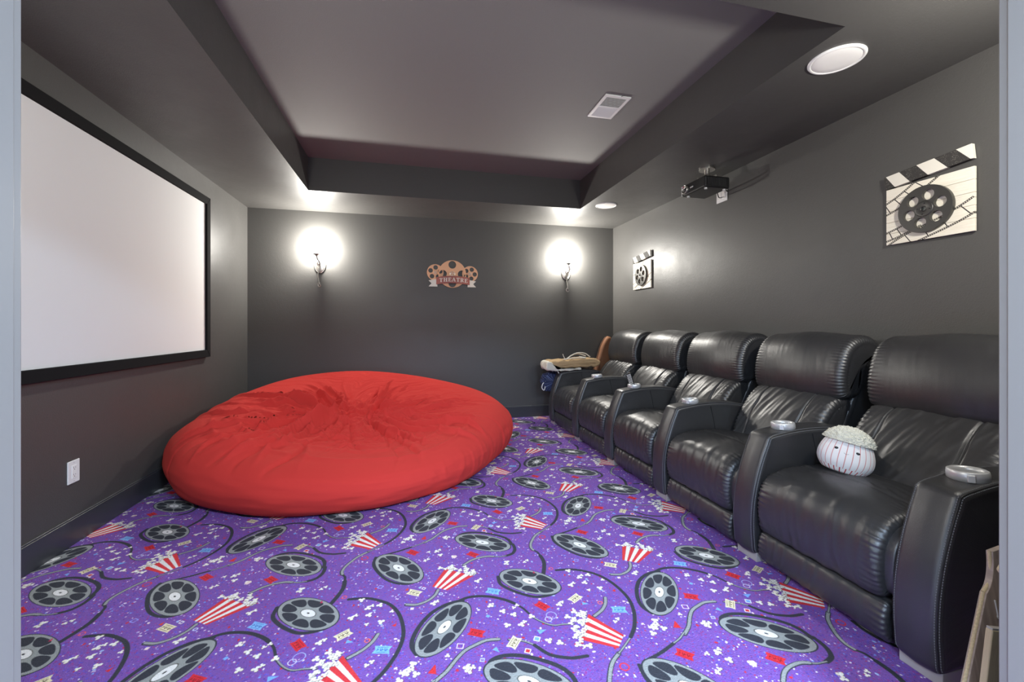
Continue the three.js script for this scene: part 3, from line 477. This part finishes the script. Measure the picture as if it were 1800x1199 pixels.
  for (let j = 0; j < nR; j++) for (let i = 0; i < nT; i++) { const a = j * nT + i, b = j * nT + (i + 1) % nT, c = a + nT, d = b + nT; idx.push(a, c, b, b, c, d); }
  const c0 = pos.length / 3; pos.push(0, 0, 0); uv.push(0, 0); for (let i = 0; i < nT; i++) idx.push(c0, i, (i + 1) % nT);
  const g = new THREE.BufferGeometry(); g.setAttribute('position', new THREE.Float32BufferAttribute(pos, 3)); g.setAttribute('uv', new THREE.Float32BufferAttribute(uv, 2)); g.setIndex(idx); g.computeVertexNormals();
  mesh('suede_cover', g, M.suede, t);
}

// ───────────────────────── ceiling fittings ─────────────────────────
function ceilingSpeaker(x, z, r, label) {
  const t = thing('ceiling_speaker', label, 'speaker', [x, YS, z], 0, 'round white ceiling speakers');
  mesh('bezel', lathe([[r * 0.86, 0], [r * 0.86, -0.006], [r * 0.90, -0.010], [r * 0.97, -0.008], [r, -0.003], [r, 0]], 64), M.plastic, t);
  mesh('grille', lathe([[0.0005, -0.0095], [r * 0.5, -0.009], [r * 0.85, -0.007], [r * 0.85, 0], [0.0005, 0]], 64), M.white, t);
}
ceilingSpeaker(2.02, -1.65, 0.118, 'round white ceiling speaker in the soffit near the doorway end');
ceilingSpeaker(2.05, -4.215, 0.112, 'round white ceiling speaker in the soffit by the corner sconce');
{
  const t = thing('air_vent', 'white metal ceiling register in the raised tray', 'vent', [1.42, YT, -2.88]);
  const w = 0.098, l = 0.158;
  mesh('vent_frame', [rbox(-w, w, -0.010, 0, -l, -l + 0.024, 0.003), rbox(-w, w, -0.010, 0, l - 0.024, l, 0.003), rbox(-w, -w + 0.022, -0.010, 0, -l + 0.024, l - 0.024, 0.003), rbox(w - 0.022, w, -0.010, 0, -l + 0.024, l - 0.024, 0.003), rbox(-w + 0.02, w - 0.02, -0.009, 0, -0.005, 0.005, 0.002)], M.plastic, t);
  for (const s of [-1, 1]) for (let k = 0; k < 9; k++) { const m = mesh('louver', new THREE.BoxGeometry(2 * w - 0.042, 0.0018, 0.012), M.plastic, t); m.position.set(0, -0.006, s * (0.013 + k * 0.0143)); m.rotation.x = s * 0.6; }
  mesh('duct', box(-w + 0.02, w - 0.02, -0.001, 0.0, -l + 0.02, l - 0.02), M.basePlate, t);
  mesh('lever', [tube([[0.02, -0.008, l], [0.025, -0.012, l + 0.02], [0.03, -0.016, l + 0.035]], 0.0016, 10, 6)], M.dark, t);
}
{ // projector on its ceiling mount
  const t = thing('projector', 'black video projector hanging from a ceiling mount', 'projector', [2.372, YS, -3.055]);
  const y0 = -0.198, y1 = -0.106, x0 = -0.115, x1 = 0.115, z0 = -0.15, z1 = 0.15;
  mesh('case', rbox(x0, x1, y0, y1, z0, z1, 0.014, 4), M.black, t);
  mesh('lens', [lathe([[0.0005, 0.006], [0.022, 0.004], [0.026, 0.0], [0.034, 0.0], [0.036, 0.006], [0.036, 0.022], [0.030, 0.024], [0.027, 0.010], [0.0005, 0.010]], 40).rotateZ(Math.PI / 2).translate(x0 + 0.004, y0 + 0.045, z0 + 0.062)], M.nickel, t);
  mesh('lens_glass', new THREE.SphereGeometry(0.026, 24, 12, 0, Math.PI * 2, 0, 0.9).rotateZ(Math.PI / 2).translate(x0 + 0.010, y0 + 0.045, z0 + 0.062), new THREE.MeshPhysicalMaterial({ color: lin(0.02, 0.02, 0.03), roughness: 0.05, clearcoat: 1 }), t);
  mesh('front_trim', rbox(x0 - 0.003, x0 + 0.005, y0 + 0.006, y1 - 0.006, z0 + 0.004, z0 + 0.012, 0.002), M.silver, t);
  mesh('badge', [rbox(x0 - 0.003, x0 + 0.01, y0 + 0.040, y0 + 0.052, z0 + 0.115, z0 + 0.155, 0.003)], M.silver, t);
  for (let k = 0; k < 12; k++) mesh('vent_slat', rbox(x0 + 0.03 + k * 0.014, x0 + 0.036 + k * 0.014, y0 + 0.015, y1 - 0.015, z1 - 0.002, z1 + 0.003, 0.001), M.dark, t);
  mesh('mount', [new THREE.CylinderGeometry(0.062, 0.062, 0.010, 32).translate(0.02, -0.005, 0), new THREE.CylinderGeometry(0.020, 0.020, 0.06, 20).translate(0.02, -0.04, 0), new THREE.SphereGeometry(0.030, 20, 14).translate(0.02, -0.065, 0), rbox(-0.07, 0.11, -0.092, -0.082, -0.012, 0.012, 0.003), rbox(0.008, 0.032, -0.092, -0.082, -0.11, 0.11, 0.003), ...[[-0.065, 0], [0.105, 0], [0.02, -0.105], [0.02, 0.105]].map(([x, z]) => new THREE.CylinderGeometry(0.006, 0.006, 0.03, 10).translate(x, -0.096, z))], M.nickel, t);
  for (const [fx, fz] of [[x0 + 0.03, z1 - 0.03], [x1 - 0.03, z1 - 0.03], [x0 + 0.04, z0 + 0.04]]) mesh('foot', new THREE.CylinderGeometry(0.012, 0.012, 0.012, 16).translate(fx, y0 - 0.005, fz), M.silver, t);
  mesh('cable', [tube([[x1, y0 + 0.05, 0.05], [x1 + 0.06, y0 + 0.03, 0.03], [0.26, y0 + 0.05, -0.06], [0.30, y0 + 0.06, -0.17]], 0.005, 30, 8), tube([[x1, y0 + 0.03, 0.0], [x1 + 0.05, y0 - 0.01, -0.04], [0.27, y0 + 0.02, -0.12], [0.305, y0 + 0.03, -0.21]], 0.004, 30, 8)], M.black, t);
}
function wallPlate(name, label, cat, pos, ry, gangs, receptacle) {
  const t = thing(name, label, cat, pos, ry), w = 0.0175 + gangs * 0.0232;
  mesh('plate', rbox(-w, w, -0.059, 0.059, 0, 0.006, 0.003), M.plastic, t);
  for (let g = 0; g < gangs; g++) {
    const x = (g - (gangs - 1) / 2) * 0.0464;
    if (receptacle) {
      mesh('outlet_face', rbox(x - 0.017, x + 0.017, -0.034, 0.034, 0.005, 0.0085, 0.002), M.white, t);
      for (const y of [-0.018, 0.018]) mesh('slot', [box(x - 0.0075, x - 0.0055, y, y + 0.008, 0.008, 0.0088), box(x + 0.0055, x + 0.0075, y, y + 0.007, 0.008, 0.0088), new THREE.CylinderGeometry(0.0024, 0.0024, 0.001, 12).rotateX(Math.PI / 2).translate(x, y - 0.006, 0.0084)], M.dark, t);
    } else mesh('insert', rbox(x - 0.017, x + 0.017, -0.034, 0.034, 0.005, 0.009, 0.002), M.white, t);
    for (const y of [-0.048, 0.048]) mesh('screw', new THREE.CylinderGeometry(0.003, 0.003, 0.0015, 12).rotateX(Math.PI / 2).translate(x, y, 0.0065), M.silver, t);
  }
  return t;
}
wallPlate('wall_outlet', 'white duplex power outlet low on the wall under the projection screen', 'outlet', [XL, 0.378, -2.717], Math.PI / 2, 1, true);
wallPlate('wall_plate', 'white double cable plate on the wall behind the projector', 'wall plate', [XR, 2.275, -3.165], -Math.PI / 2, 2, false);

// ───────────────────────── clapperboard wall art ─────────────────────────
function clapTexture() {
  const S = 1024, cv = document.createElement('canvas'); cv.width = cv.height = S; const c = cv.getContext('2d'), q = rng(5);
  c.fillStyle = 'rgb(232,226,210)'; c.fillRect(0, 0, S, S);
  for (let k = 0; k < 1500; k++) { c.fillStyle = ['rgba(205,190,165,0.25)', 'rgba(245,242,232,0.4)', 'rgba(170,150,125,0.12)'][k % 3]; const w = 40 + q() * 160; c.fillRect(q() * S - 40, q() * S, w, 1 + q() * 3); }
  const strip = (pts, w) => { // two perforated edges with frame bars
    const P = []; for (let k = 0; k <= 60; k++) { const t = k / 60, u = 1 - t; P.push([u * u * u * pts[0][0] + 3 * u * u * t * pts[1][0] + 3 * u * t * t * pts[2][0] + t * t * t * pts[3][0], u * u * u * pts[0][1] + 3 * u * u * t * pts[1][1] + 3 * u * t * t * pts[2][1] + t * t * t * pts[3][1]]); }
    const off = o => P.map((p, i) => { const a = P[Math.max(0, i - 1)], b = P[Math.min(60, i + 1)], l = Math.hypot(b[0] - a[0], b[1] - a[1]) || 1; return [p[0] - (b[1] - a[1]) / l * o, p[1] + (b[0] - a[0]) / l * o]; });
    c.lineCap = 'butt';
    for (const o of [-w / 2, w / 2]) {
      c.strokeStyle = 'rgb(52,49,46)'; c.lineWidth = 30; c.beginPath(); off(o).forEach((p, i) => i ? c.lineTo(...p) : c.moveTo(...p)); c.stroke();
      c.strokeStyle = 'rgb(225,218,200)'; c.lineWidth = 13; c.setLineDash([12, 13]); c.beginPath(); off(o).forEach((p, i) => i ? c.lineTo(...p) : c.moveTo(...p)); c.stroke(); c.setLineDash([]);
    }
    const A = off(-w / 2), B = off(w / 2); c.strokeStyle = 'rgb(52,49,46)'; c.lineWidth = 13; for (const k of [5, 17, 29, 41, 53]) { c.beginPath(); c.moveTo(...A[k]); c.lineTo(...B[k]); c.stroke(); }
  };
  strip([[-40, 380], [200, 300], [420, 60], [640, -120]], 190);
  strip([[20, 1180], [330, 860], [660, 900], [1080, 560]], 205);
  strip([[-120, 900], [120, 870], [260, 760], [420, 700]], 150);
  const t = new THREE.CanvasTexture(cv); t.colorSpace = THREE.SRGBColorSpace; return t;
}
function scuffTexture() {
  const S = 512, cv = document.createElement('canvas'); cv.width = cv.height = S; const c = cv.getContext('2d'), q = rng(15);
  c.fillStyle = 'rgb(50,48,46)'; c.fillRect(0, 0, S, S);
  for (let k = 0; k < 420; k++) { c.fillStyle = `rgba(225,220,205,${0.25 + q() * 0.6})`; const a = q() < 0.5 ? 100 : 380; c.fillRect(a + (q() + q() - 1) * 150, q() * S, 1 + q() * 6, 1 + q() * 9); }
  const t = new THREE.CanvasTexture(cv); t.colorSpace = THREE.SRGBColorSpace; t.wrapS = t.wrapT = THREE.RepeatWrapping; return t;
}
M.clap = new THREE.MeshStandardMaterial({ map: clapTexture(), roughness: 0.75 });
M.clapWhite = new THREE.MeshStandardMaterial({ color: lin(0.76, 0.73, 0.64), roughness: 0.75 });
M.clapBlack = new THREE.MeshStandardMaterial({ map: scuffTexture(), roughness: 0.7 });
M.gun = new THREE.MeshStandardMaterial({ color: lin(0.085, 0.083, 0.080), roughness: 0.38, metalness: 0.75 });
function clapper(z, y, label) {
  const t = thing('clapperboard_art', label, 'wall art', [XR, y, z], -Math.PI / 2, 'pair of clapperboard film reel wall art');
  const w = 0.193, h0 = -0.155, h1 = 0.155, D = 0.020;
  const n = 5;
  for (let k = 0; k < n; k++) {
    const a = h0 + (h1 - h0) * k / n + 0.0006, b = h0 + (h1 - h0) * (k + 1) / n - 0.0006, g = rbox(-w, w, a, b, 0.006, D, 0.0012), p = g.attributes.position, uv = g.attributes.uv;
    for (let i = 0; i < p.count; i++) uv.setXY(i, (p.getX(i) + w) / (2 * w), (p.getY(i) - h0) / (h1 - h0));
    mesh('plank', g, M.clap, t);
  }
  mesh('backing', box(-w + 0.02, w - 0.02, h0 + 0.02, h1 - 0.02, 0, 0.006), M.dark, t);
  const bar = new THREE.Group(); bar.name = 'clap_bar'; bar.position.set(-w, h1 + 0.001, 0); bar.rotation.z = 0.092; t.add(bar);
  const L = 2 * w, bh = 0.072, top = [0, 0.008, 0.075, 0.157, 0.236, 0.326, L], low = [0, 0.047, 0.120, 0.202, 0.286, 0.376, L];
  for (let k = 0; k < 6; k++) {   // slanted stripes, each its own block
    const g = extrude(poly([[low[k], 0], [low[k + 1], 0], [top[k + 1], bh], [top[k], bh]]), 0.022, 0.0008).translate(0, 0, 0.004), p = g.attributes.position, uv = g.attributes.uv; for (let i = 0; i < p.count; i++) uv.setXY(i, p.getX(i) / 0.1, p.getY(i) / 0.1);
    mesh(k % 2 ? 'white_stripe' : 'black_stripe', g, k % 2 ? M.clapWhite : M.clapBlack, bar);
  }
  // metal reel with six windows standing proud of the planks
  const R = 0.121, face = disc(0, 0, R); for (let k = 0; k < 6; k++) { const a = k * Math.PI / 3 + 0.28; hole(face, Math.cos(a) * 0.072, Math.sin(a) * 0.072, 0.027); } hole(face, 0, 0, 0.011);
  const reel = mesh('film_reel', [extrude(face, 0.004, 0.001, 32).translate(0, 0, D + 0.016), lathe([[R - 0.003, 0], [R, 0], [R, 0.018], [R - 0.003, 0.018]], 64).rotateX(Math.PI / 2).translate(0, 0, D), ...Array.from({ length: 6 }, (_, k) => { const a = k * Math.PI / 3 + 0.28; return new THREE.CylinderGeometry(0.0275, 0.0275, 0.016, 28, 1, true).rotateX(Math.PI / 2).translate(Math.cos(a) * 0.072, Math.sin(a) * 0.072, D + 0.009); })], M.gun, t);
  reel.position.set(0.0, 0.0, 0);
  mesh('reel_hub', [lathe([[0.0115, 0.0], [0.013, 0.004], [0.036, 0.004], [0.040, 0.002], [0.040, 0.0]], 40).rotateX(Math.PI / 2).translate(0, 0, D + 0.0195), new THREE.TorusGeometry(0.012, 0.002, 8, 24).translate(0, 0, D + 0.024)], M.gun, t);
  for (let k = 0; k < 4; k++) mesh('rivet', new THREE.SphereGeometry(0.0032, 10, 8).translate(Math.cos(k * Math.PI / 2 + 1.4) * 0.027, Math.sin(k * Math.PI / 2 + 1.4) * 0.027, D + 0.024), M.black, t);
  return t;
}
clapper(-1.651, 1.750, 'clapperboard wall art with a film reel above the recliner with the plush toy');
clapper(-4.447, 1.732, 'clapperboard wall art with a film reel above the corner recliner');

// ───────────────────────── theatre sign ─────────────────────────
{
  const t = thing('theatre_sign', 'copper coloured metal sign of three film reels with a ribbon reading THEATRE', 'sign', [0.505, 1.768, ZB]);
  const copper = new THREE.MeshStandardMaterial({ color: lin(0.74, 0.42, 0.25), roughness: 0.5, metalness: 0.35 }), ribbonM = new THREE.MeshStandardMaterial({ color: lin(0.26, 0.085, 0.070), roughness: 0.38, metalness: 0.6 }), pale = new THREE.MeshStandardMaterial({ color: lin(0.60, 0.52, 0.45), roughness: 0.4, metalness: 0.7 });
  const reel = (x, y, R, r, d, n, a0, z) => {
    const s = disc(0, 0, R); for (let k = 0; k < n; k++) { const a = a0 + k * 2 * Math.PI / n; hole(s, Math.cos(a) * d, Math.sin(a) * d, r); }
    const m = mesh('film_reel', extrude(s, 0.006, 0.0012, 40), copper, t); m.position.set(x, y, z);
    const h = mesh('reel_hub', [new THREE.TorusGeometry(R * 0.17, R * 0.022, 8, 32).translate(0, 0, 0.008), ...[0, 1, 2].map(k => new THREE.CylinderGeometry(R * 0.045, R * 0.045, 0.006, 12).rotateX(Math.PI / 2).translate(Math.cos(k * 2.09 + 0.5) * R * 0.09, Math.sin(k * 2.09 + 0.5) * R * 0.09, 0.008))], pale, m);
  };
  reel(-0.003, 0.005, 0.166, 0.046, 0.112, 4, Math.PI / 2, 0.020);
  reel(-0.205, 0.020, 0.098, 0.027, 0.060, 5, 1.5, 0.012);
  reel(0.212, 0.012, 0.096, 0.026, 0.058, 5, 1.2, 0.012);
  // arched ribbon with swallow tails
  const band = (x0, x1, hgt, y, z, bend, arch) => { const n = 40, pos = [], idx = []; for (let i = 0; i <= n; i++) { const x = x0 + (x1 - x0) * i / n, yy = y + arch * (1 - (2 * i / n - 1) ** 2), zz = z + bend * (1 - (2 * i / n - 1) ** 2); for (const [dy, dz] of [[-hgt / 2, 0], [hgt / 2, 0], [hgt / 2, 0.004], [-hgt / 2, 0.004]]) pos.push(x, yy + dy, zz + dz); } for (let i = 0; i < n; i++) for (let k = 0; k < 4; k++) { const a = i * 4 + k, b = i * 4 + (k + 1) % 4; idx.push(a, a + 4, b, b, a + 4, b + 4); } idx.push(0, 1, 2, 0, 2, 3, n * 4, n * 4 + 2, n * 4 + 1, n * 4, n * 4 + 3, n * 4 + 2); const g = new THREE.BufferGeometry(); g.setAttribute('position', new THREE.Float32BufferAttribute(pos, 3)); g.setIndex(idx); return toCreasedNormals(g, 0.5); };
  mesh('ribbon', band(-0.195, 0.205, 0.088, -0.082, 0.034, 0.012, 0.018), ribbonM, t);
  for (const s of [-1, 1]) mesh('ribbon_tail', extrude(poly([[s * 0.180, -0.150], [s * 0.190, -0.060], [s * 0.285, -0.078], [s * 0.250, -0.112], [s * 0.285, -0.150]].sort(() => 0)), 0.004).translate(0, 0, 0.024), pale, t);
  const font = await new FontLoader().loadAsync('fonts/droid/droid_serif_bold.typeface.json');
  const word = 'THEATRE'; let x = -0.160;
  for (const ch of word) { const g = new TextGeometry(ch, { font, size: 0.046, depth: 0.004, curveSegments: 6, bevelEnabled: false }); g.computeBoundingBox(); const w = g.boundingBox.max.x, m = mesh('letter', g, pale, t); const k = (x + w / 2) / 0.2; m.position.set(x, -0.105 + 0.018 * (1 - k * k), 0.039 + 0.012 * (1 - k * k)); x += w + 0.0055; }
}

// ───────────────────────── things on and around the recliners ─────────────────────────
{ // plush toy
  const t = thing('plush_toy', 'round white plush with red stripes, fluffy top and a simple face on a recliner seat', 'plush toy', [1.965, 0.462, -1.560]);
  t.rotation.set(0, Math.atan2(-1.955, 1.555), 0);
  const inner = new THREE.Group(); inner.name = 'plush_body'; inner.rotation.set(-0.16, 0, -0.19); inner.scale.setScalar(0.92); inner.position.set(0, 0.088, 0); t.add(inner);
  const cv = document.createElement('canvas'); cv.width = 2048; cv.height = 512; const c = cv.getContext('2d'); c.fillStyle = 'rgb(238,234,232)'; c.fillRect(0, 0, 2048, 512);
  for (let k = 0; k < 26; k++) { const x = (k + 0.5) * 2048 / 26; c.fillStyle = 'rgb(214,150,146)'; c.fillRect(x - 5, 110, 10, 245); c.fillStyle = 'rgb(190,62,70)'; c.fillRect(x + 32, 350, 15, 162); }
  const tx = new THREE.CanvasTexture(cv); tx.colorSpace = THREE.SRGBColorSpace; tx.wrapS = THREE.RepeatWrapping;
  const g = new THREE.SphereGeometry(1, 96, 64), p = g.attributes.position;
  for (let i = 0; i < p.count; i++) { let x = p.getX(i), y = p.getY(i), z = p.getZ(i); const low = 1 + 0.10 * smooth(0.3, -0.5, y) - 0.05 * smooth(0.0, 0.8, y); const flat = y < -0.72 ? -0.72 + (y + 0.72) * 0.35 : y; p.setXYZ(i, x * 0.112 * low, flat * 0.120, z * 0.088 * low); }
  g.computeVertexNormals();
  mesh('striped_bag', g, new THREE.MeshPhysicalMaterial({ map: tx, roughness: 0.95, sheen: 0.4, sheenRoughness: 0.6, sheenColor: lin(0.5, 0.5, 0.5) }), inner);
  const f = new THREE.SphereGeometry(1, 160, 110, 0, Math.PI * 2, 0, 1.42), q = f.attributes.position;
  for (let i = 0; i < q.count; i++) { let x = q.getX(i), y = q.getY(i), z = q.getZ(i); const b = 1 + 0.06 * nz(x * 7, y * 7, z * 7) + 0.10 * nz(x * 22, y * 26, z * 26); q.setXYZ(i, x * 0.108 * b, 0.046 + y * 0.090 * b, z * 0.086 * b); }
  f.computeVertexNormals();
  mesh('fluffy_top', f, new THREE.MeshPhysicalMaterial({ color: lin(0.74, 0.71, 0.60), roughness: 1, sheen: 0.6, sheenRoughness: 0.7, sheenColor: lin(0.6, 0.58, 0.5), side: THREE.DoubleSide }), inner);
  for (const s of [-1, 1]) mesh('eye', new THREE.SphereGeometry(1, 20, 14).scale(0.0085, 0.0058, 0.004).translate(s * 0.042, 0.022, 0.080), M.black, inner);
  mesh('mouth', tube([[-0.010, 0.008, 0.0885], [0, 0.004, 0.0895], [0.010, 0.008, 0.0885]], 0.0010, 12, 6), M.black, inner);
}
{ // remote control dropped into a cup holder
  const t = thing('remote_control', 'slim dark remote control with pale buttons standing in a cup holder', 'remote', [CX + 0.238, 0.590, Z0 - 2 * PITCH - PITCH / 2]);
  const r = new THREE.Group(); r.name = 'remote_body'; r.rotation.set(-0.30, -0.95, 0.16); t.add(r);
  mesh('case', rbox(-0.022, 0.022, 0, 0.165, -0.008, 0.008, 0.006, 3), M.black, r);
  for (let a = 0; a < 8; a++) for (let b = -1; b <= 1; b++) mesh('button', rbox(b * 0.0125 - 0.0042, b * 0.0125 + 0.0042, 0.056 + a * 0.0125, 0.063 + a * 0.0125, 0.007, 0.0100, 0.0012, 1), M.plastic, r);
}
{ // folded canvas tote over the far arm
  const zc = Z0 - 4 * PITCH - PITCH / 2;
  const t = thing('tote_bag', 'folded tan canvas tote with white rope handles on a recliner arm', 'tote bag', [CX, 0.014, zc]);
  const canvas = new THREE.MeshStandardMaterial({ color: lin(0.53, 0.36, 0.19), roughness: 0.92, bumpMap: grain(256, [[128, 1], [64, 0.5]], 91, [8, 8]), bumpScale: 0.0008 }), trim = new THREE.MeshStandardMaterial({ color: lin(0.72, 0.68, 0.58), roughness: 0.9 });
  const skin = (x, y, z, d, s) => 0.010 * (ridge(nz(x * 7 + z * 5, y * 9, z * 4)) - 0.5) + 0.006 * (ridge(nz(x * 18, y * 12, z * 11)) - 0.5);
  mesh('canvas_body', cushion([[-0.045, 0.640], [-0.058, 0.680], [-0.035, 0.722], [0.06, 0.735], [0.18, 0.738], [0.32, 0.750], [0.45, 0.752], [0.55, 0.738], [0.60, 0.700], [0.58, 0.665], [0.45, 0.648], [0.30, 0.646], [0.15, 0.642], [0.02, 0.632]], -0.15, 0.085, 0.03, 120, 40, skin), canvas, t);
  mesh('lining_fold', [cushion([[-0.075, 0.628], [-0.090, 0.665], [-0.075, 0.715], [-0.035, 0.722], [0.0, 0.700], [0.03, 0.655], [0.10, 0.632], [0.35, 0.640], [0.34, 0.630], [0.10, 0.618], [0.0, 0.612]], -0.155, 0.095, 0.02, 90, 30, skin)], trim, t);
  mesh('rope_handle', [tube([[0.16, 0.746, 0.09], [0.22, 0.781, 0.06], [0.32, 0.811, 0.02], [0.44, 0.801, -0.02], [0.50, 0.761, -0.02]], 0.007, 50, 8), tube([[0.18, 0.751, 0.05], [0.26, 0.791, 0.02], [0.36, 0.798, -0.04], [0.46, 0.771, -0.06]], 0.007, 50, 8), tube([[0.12, 0.746, 0.10], [0.20, 0.756, 0.095], [0.30, 0.761, 0.10], [0.40, 0.758, 0.085], [0.33, 0.774, 0.05]], 0.006, 50, 8), tube([[0.15, 0.746, 0.07], [0.135, 0.776, 0.06], [0.125, 0.806, 0.055]], 0.004, 12, 6)], trim, t);
}
{ // navy patterned pouch hanging off the same arm
  const zc = Z0 - 4 * PITCH - PITCH / 2 - 0.13;
  const t = thing('cloth_pouch', 'navy patterned cloth bag with a white strap hanging beside the corner recliner', 'bag', [CX, 0, zc]);
  const S = 256, cv = document.createElement('canvas'); cv.width = cv.height = S; const c = cv.getContext('2d'), q = rng(71); c.fillStyle = 'rgb(30,38,70)'; c.fillRect(0, 0, S, S);
  for (let k = 0; k < 260; k++) { c.fillStyle = ['rgb(96,112,160)', 'rgb(60,74,120)', 'rgb(150,160,190)'][k % 3]; c.beginPath(); c.ellipse(q() * S, q() * S, 2 + q() * 6, 1 + q() * 3, q() * 3, 0, 7); c.fill(); }
  const tx = new THREE.CanvasTexture(cv); tx.wrapS = tx.wrapT = THREE.RepeatWrapping; tx.repeat.set(5, 5); tx.colorSpace = THREE.SRGBColorSpace;
  mesh('cloth_body', cushion([[-0.06, 0.40], [-0.085, 0.47], [-0.075, 0.54], [-0.02, 0.585], [0.08, 0.60], [0.20, 0.58], [0.24, 0.50], [0.20, 0.40], [0.10, 0.36], [0.0, 0.355]], -0.055, 0.055, 0.04, 90, 24, (x, y, z) => 0.018 * (ridge(nz(x * 12, y * 12, z * 9)) - 0.5)), new THREE.MeshStandardMaterial({ map: tx, roughness: 0.9 }), t);
  mesh('strap', [tube([[-0.03, 0.50, 0.045], [-0.075, 0.46, 0.05], [-0.085, 0.41, 0.05], [-0.06, 0.385, 0.05], [-0.045, 0.43, 0.05]], 0.0055, 40, 8), tube([[0.05, 0.58, 0.0], [0.06, 0.63, 0.06], [0.06, 0.648, 0.13], [0.07, 0.60, 0.205]], 0.006, 30, 8)], M.plastic, t);
}
{ // tan leather panel tucked behind the last recliner
  const t = thing('leather_cushion', 'tan leather cushion tucked between the corner recliner and the back wall', 'cushion', [2.50, 0, -5.115]);
  const tan = new THREE.MeshStandardMaterial({ color: lin(0.30, 0.135, 0.065), roughness: 0.55, bumpMap: leatherBump, bumpScale: 0.0005 });
  mesh('leather_cover', cushion([[-0.26, 0.0], [-0.25, 0.25], [-0.20, 0.50], [-0.135, 0.75], [-0.06, 0.95], [-0.01, 1.01], [0.03, 1.01], [0.07, 0.95], [0.08, 0.5], [0.08, 0.0]], -0.05, 0.05, 0.035, 90, 16, (x, y, z) => 0.004 * nz(x * 9, y * 9, z * 9)), tan, t);
  mesh('edge_seam', tube([[-0.262, 0.02, 0], [-0.254, 0.25, 0], [-0.204, 0.50, 0], [-0.138, 0.75, 0], [-0.064, 0.95, 0], [-0.012, 1.012, 0]], 0.004, 60, 6), M.dark, t);
}
{ // boards leaning by the doorway
  const wood = (r, g, b, seed) => new THREE.MeshStandardMaterial({ map: dataTex(256, (x, y) => { const n = 0.78 + 0.3 * (0.5 + 0.5 * nz(x * 0.12, y * 0.012, seed)) * (0.8 + 0.4 * nz(x * 0.5, y * 0.03, seed + 3)); return [r * n, g * n, b * n].map(v => Math.min(255, v)); }, { srgb: true, repeat: [3, 2] }), roughness: 0.6 });
  const grey = wood(176, 160, 150, 3), pale = wood(214, 196, 158, 9);
  const t = thing('shaped_board', 'grey brown board with a curved shoulder leaning beside the end recliner', 'board', [-0.035, 0, 0]);
  const s = new THREE.Shape(); s.moveTo(1.285, 0.0); s.lineTo(1.560, 0.420); s.quadraticCurveTo(1.602, 0.445, 1.615, 0.520); s.lineTo(1.95, 0.56); s.lineTo(1.95, 0.0); s.closePath();
  const inner = new THREE.Group(); inner.name = 'board_body'; inner.position.set(0, 0, -0.755); inner.rotation.x = -0.17; t.add(inner);
  const gb = extrude(s, 0.016, 0.0015).translate(0, 0, -0.016);
  mesh('panel', gb, grey, inner);
  mesh('raw_edge', [tube([[1.287, 0.005, -0.008], [1.4235, 0.211, -0.008], [1.561, 0.421, -0.008]], 0.0045, 20, 8), tube([[1.561, 0.421, -0.008], [1.598, 0.450, -0.008], [1.615, 0.520, -0.008]], 0.0045, 16, 8)], pale, inner);
  for (const [x, y] of [[1.585, 0.36], [1.445, 0.14]]) mesh('keyhole', [new THREE.CylinderGeometry(0.006, 0.006, 0.002, 16).rotateX(Math.PI / 2).translate(x, y, 0.001), rbox(x - 0.0022, x + 0.0022, y, y + 0.040, 0, 0.002, 0.0008), rbox(x - 0.004, x - 0.0028, y, y + 0.042, 0, 0.003, 0.0005)], M.silver, inner);
  const b2 = thing('pale_plank', 'pale unpainted plank leaning in front of the shaped board', 'plank', [1.262, 0.004, -0.712]); b2.rotation.set(-0.03, 0, -0.23);
  mesh('plank_body', rbox(0, 0.09, 0.015, 0.42, -0.014, 0.0, 0.003), pale, b2); mesh('end_cut', rbox(0.001, 0.089, 0.418, 0.424, -0.013, -0.001, 0.001), M.basePlate, b2);
  const b3 = thing('wooden_bar', 'short pale wooden bar with a rounded end propped across the shaped board', 'wooden bar', [1.96, 0.03, -0.708]); b3.rotation.set(0, 0, 0.80);
  mesh('bar_body', [rbox(-0.04, 0.04, 0.0, 0.80, -0.012, 0.012, 0.006)], pale, b3); mesh('bar_cap', rbox(-0.041, 0.041, 0.785, 0.806, -0.0125, 0.0125, 0.008, 3), pale, b3);
}
renderer.render(scene, camera);
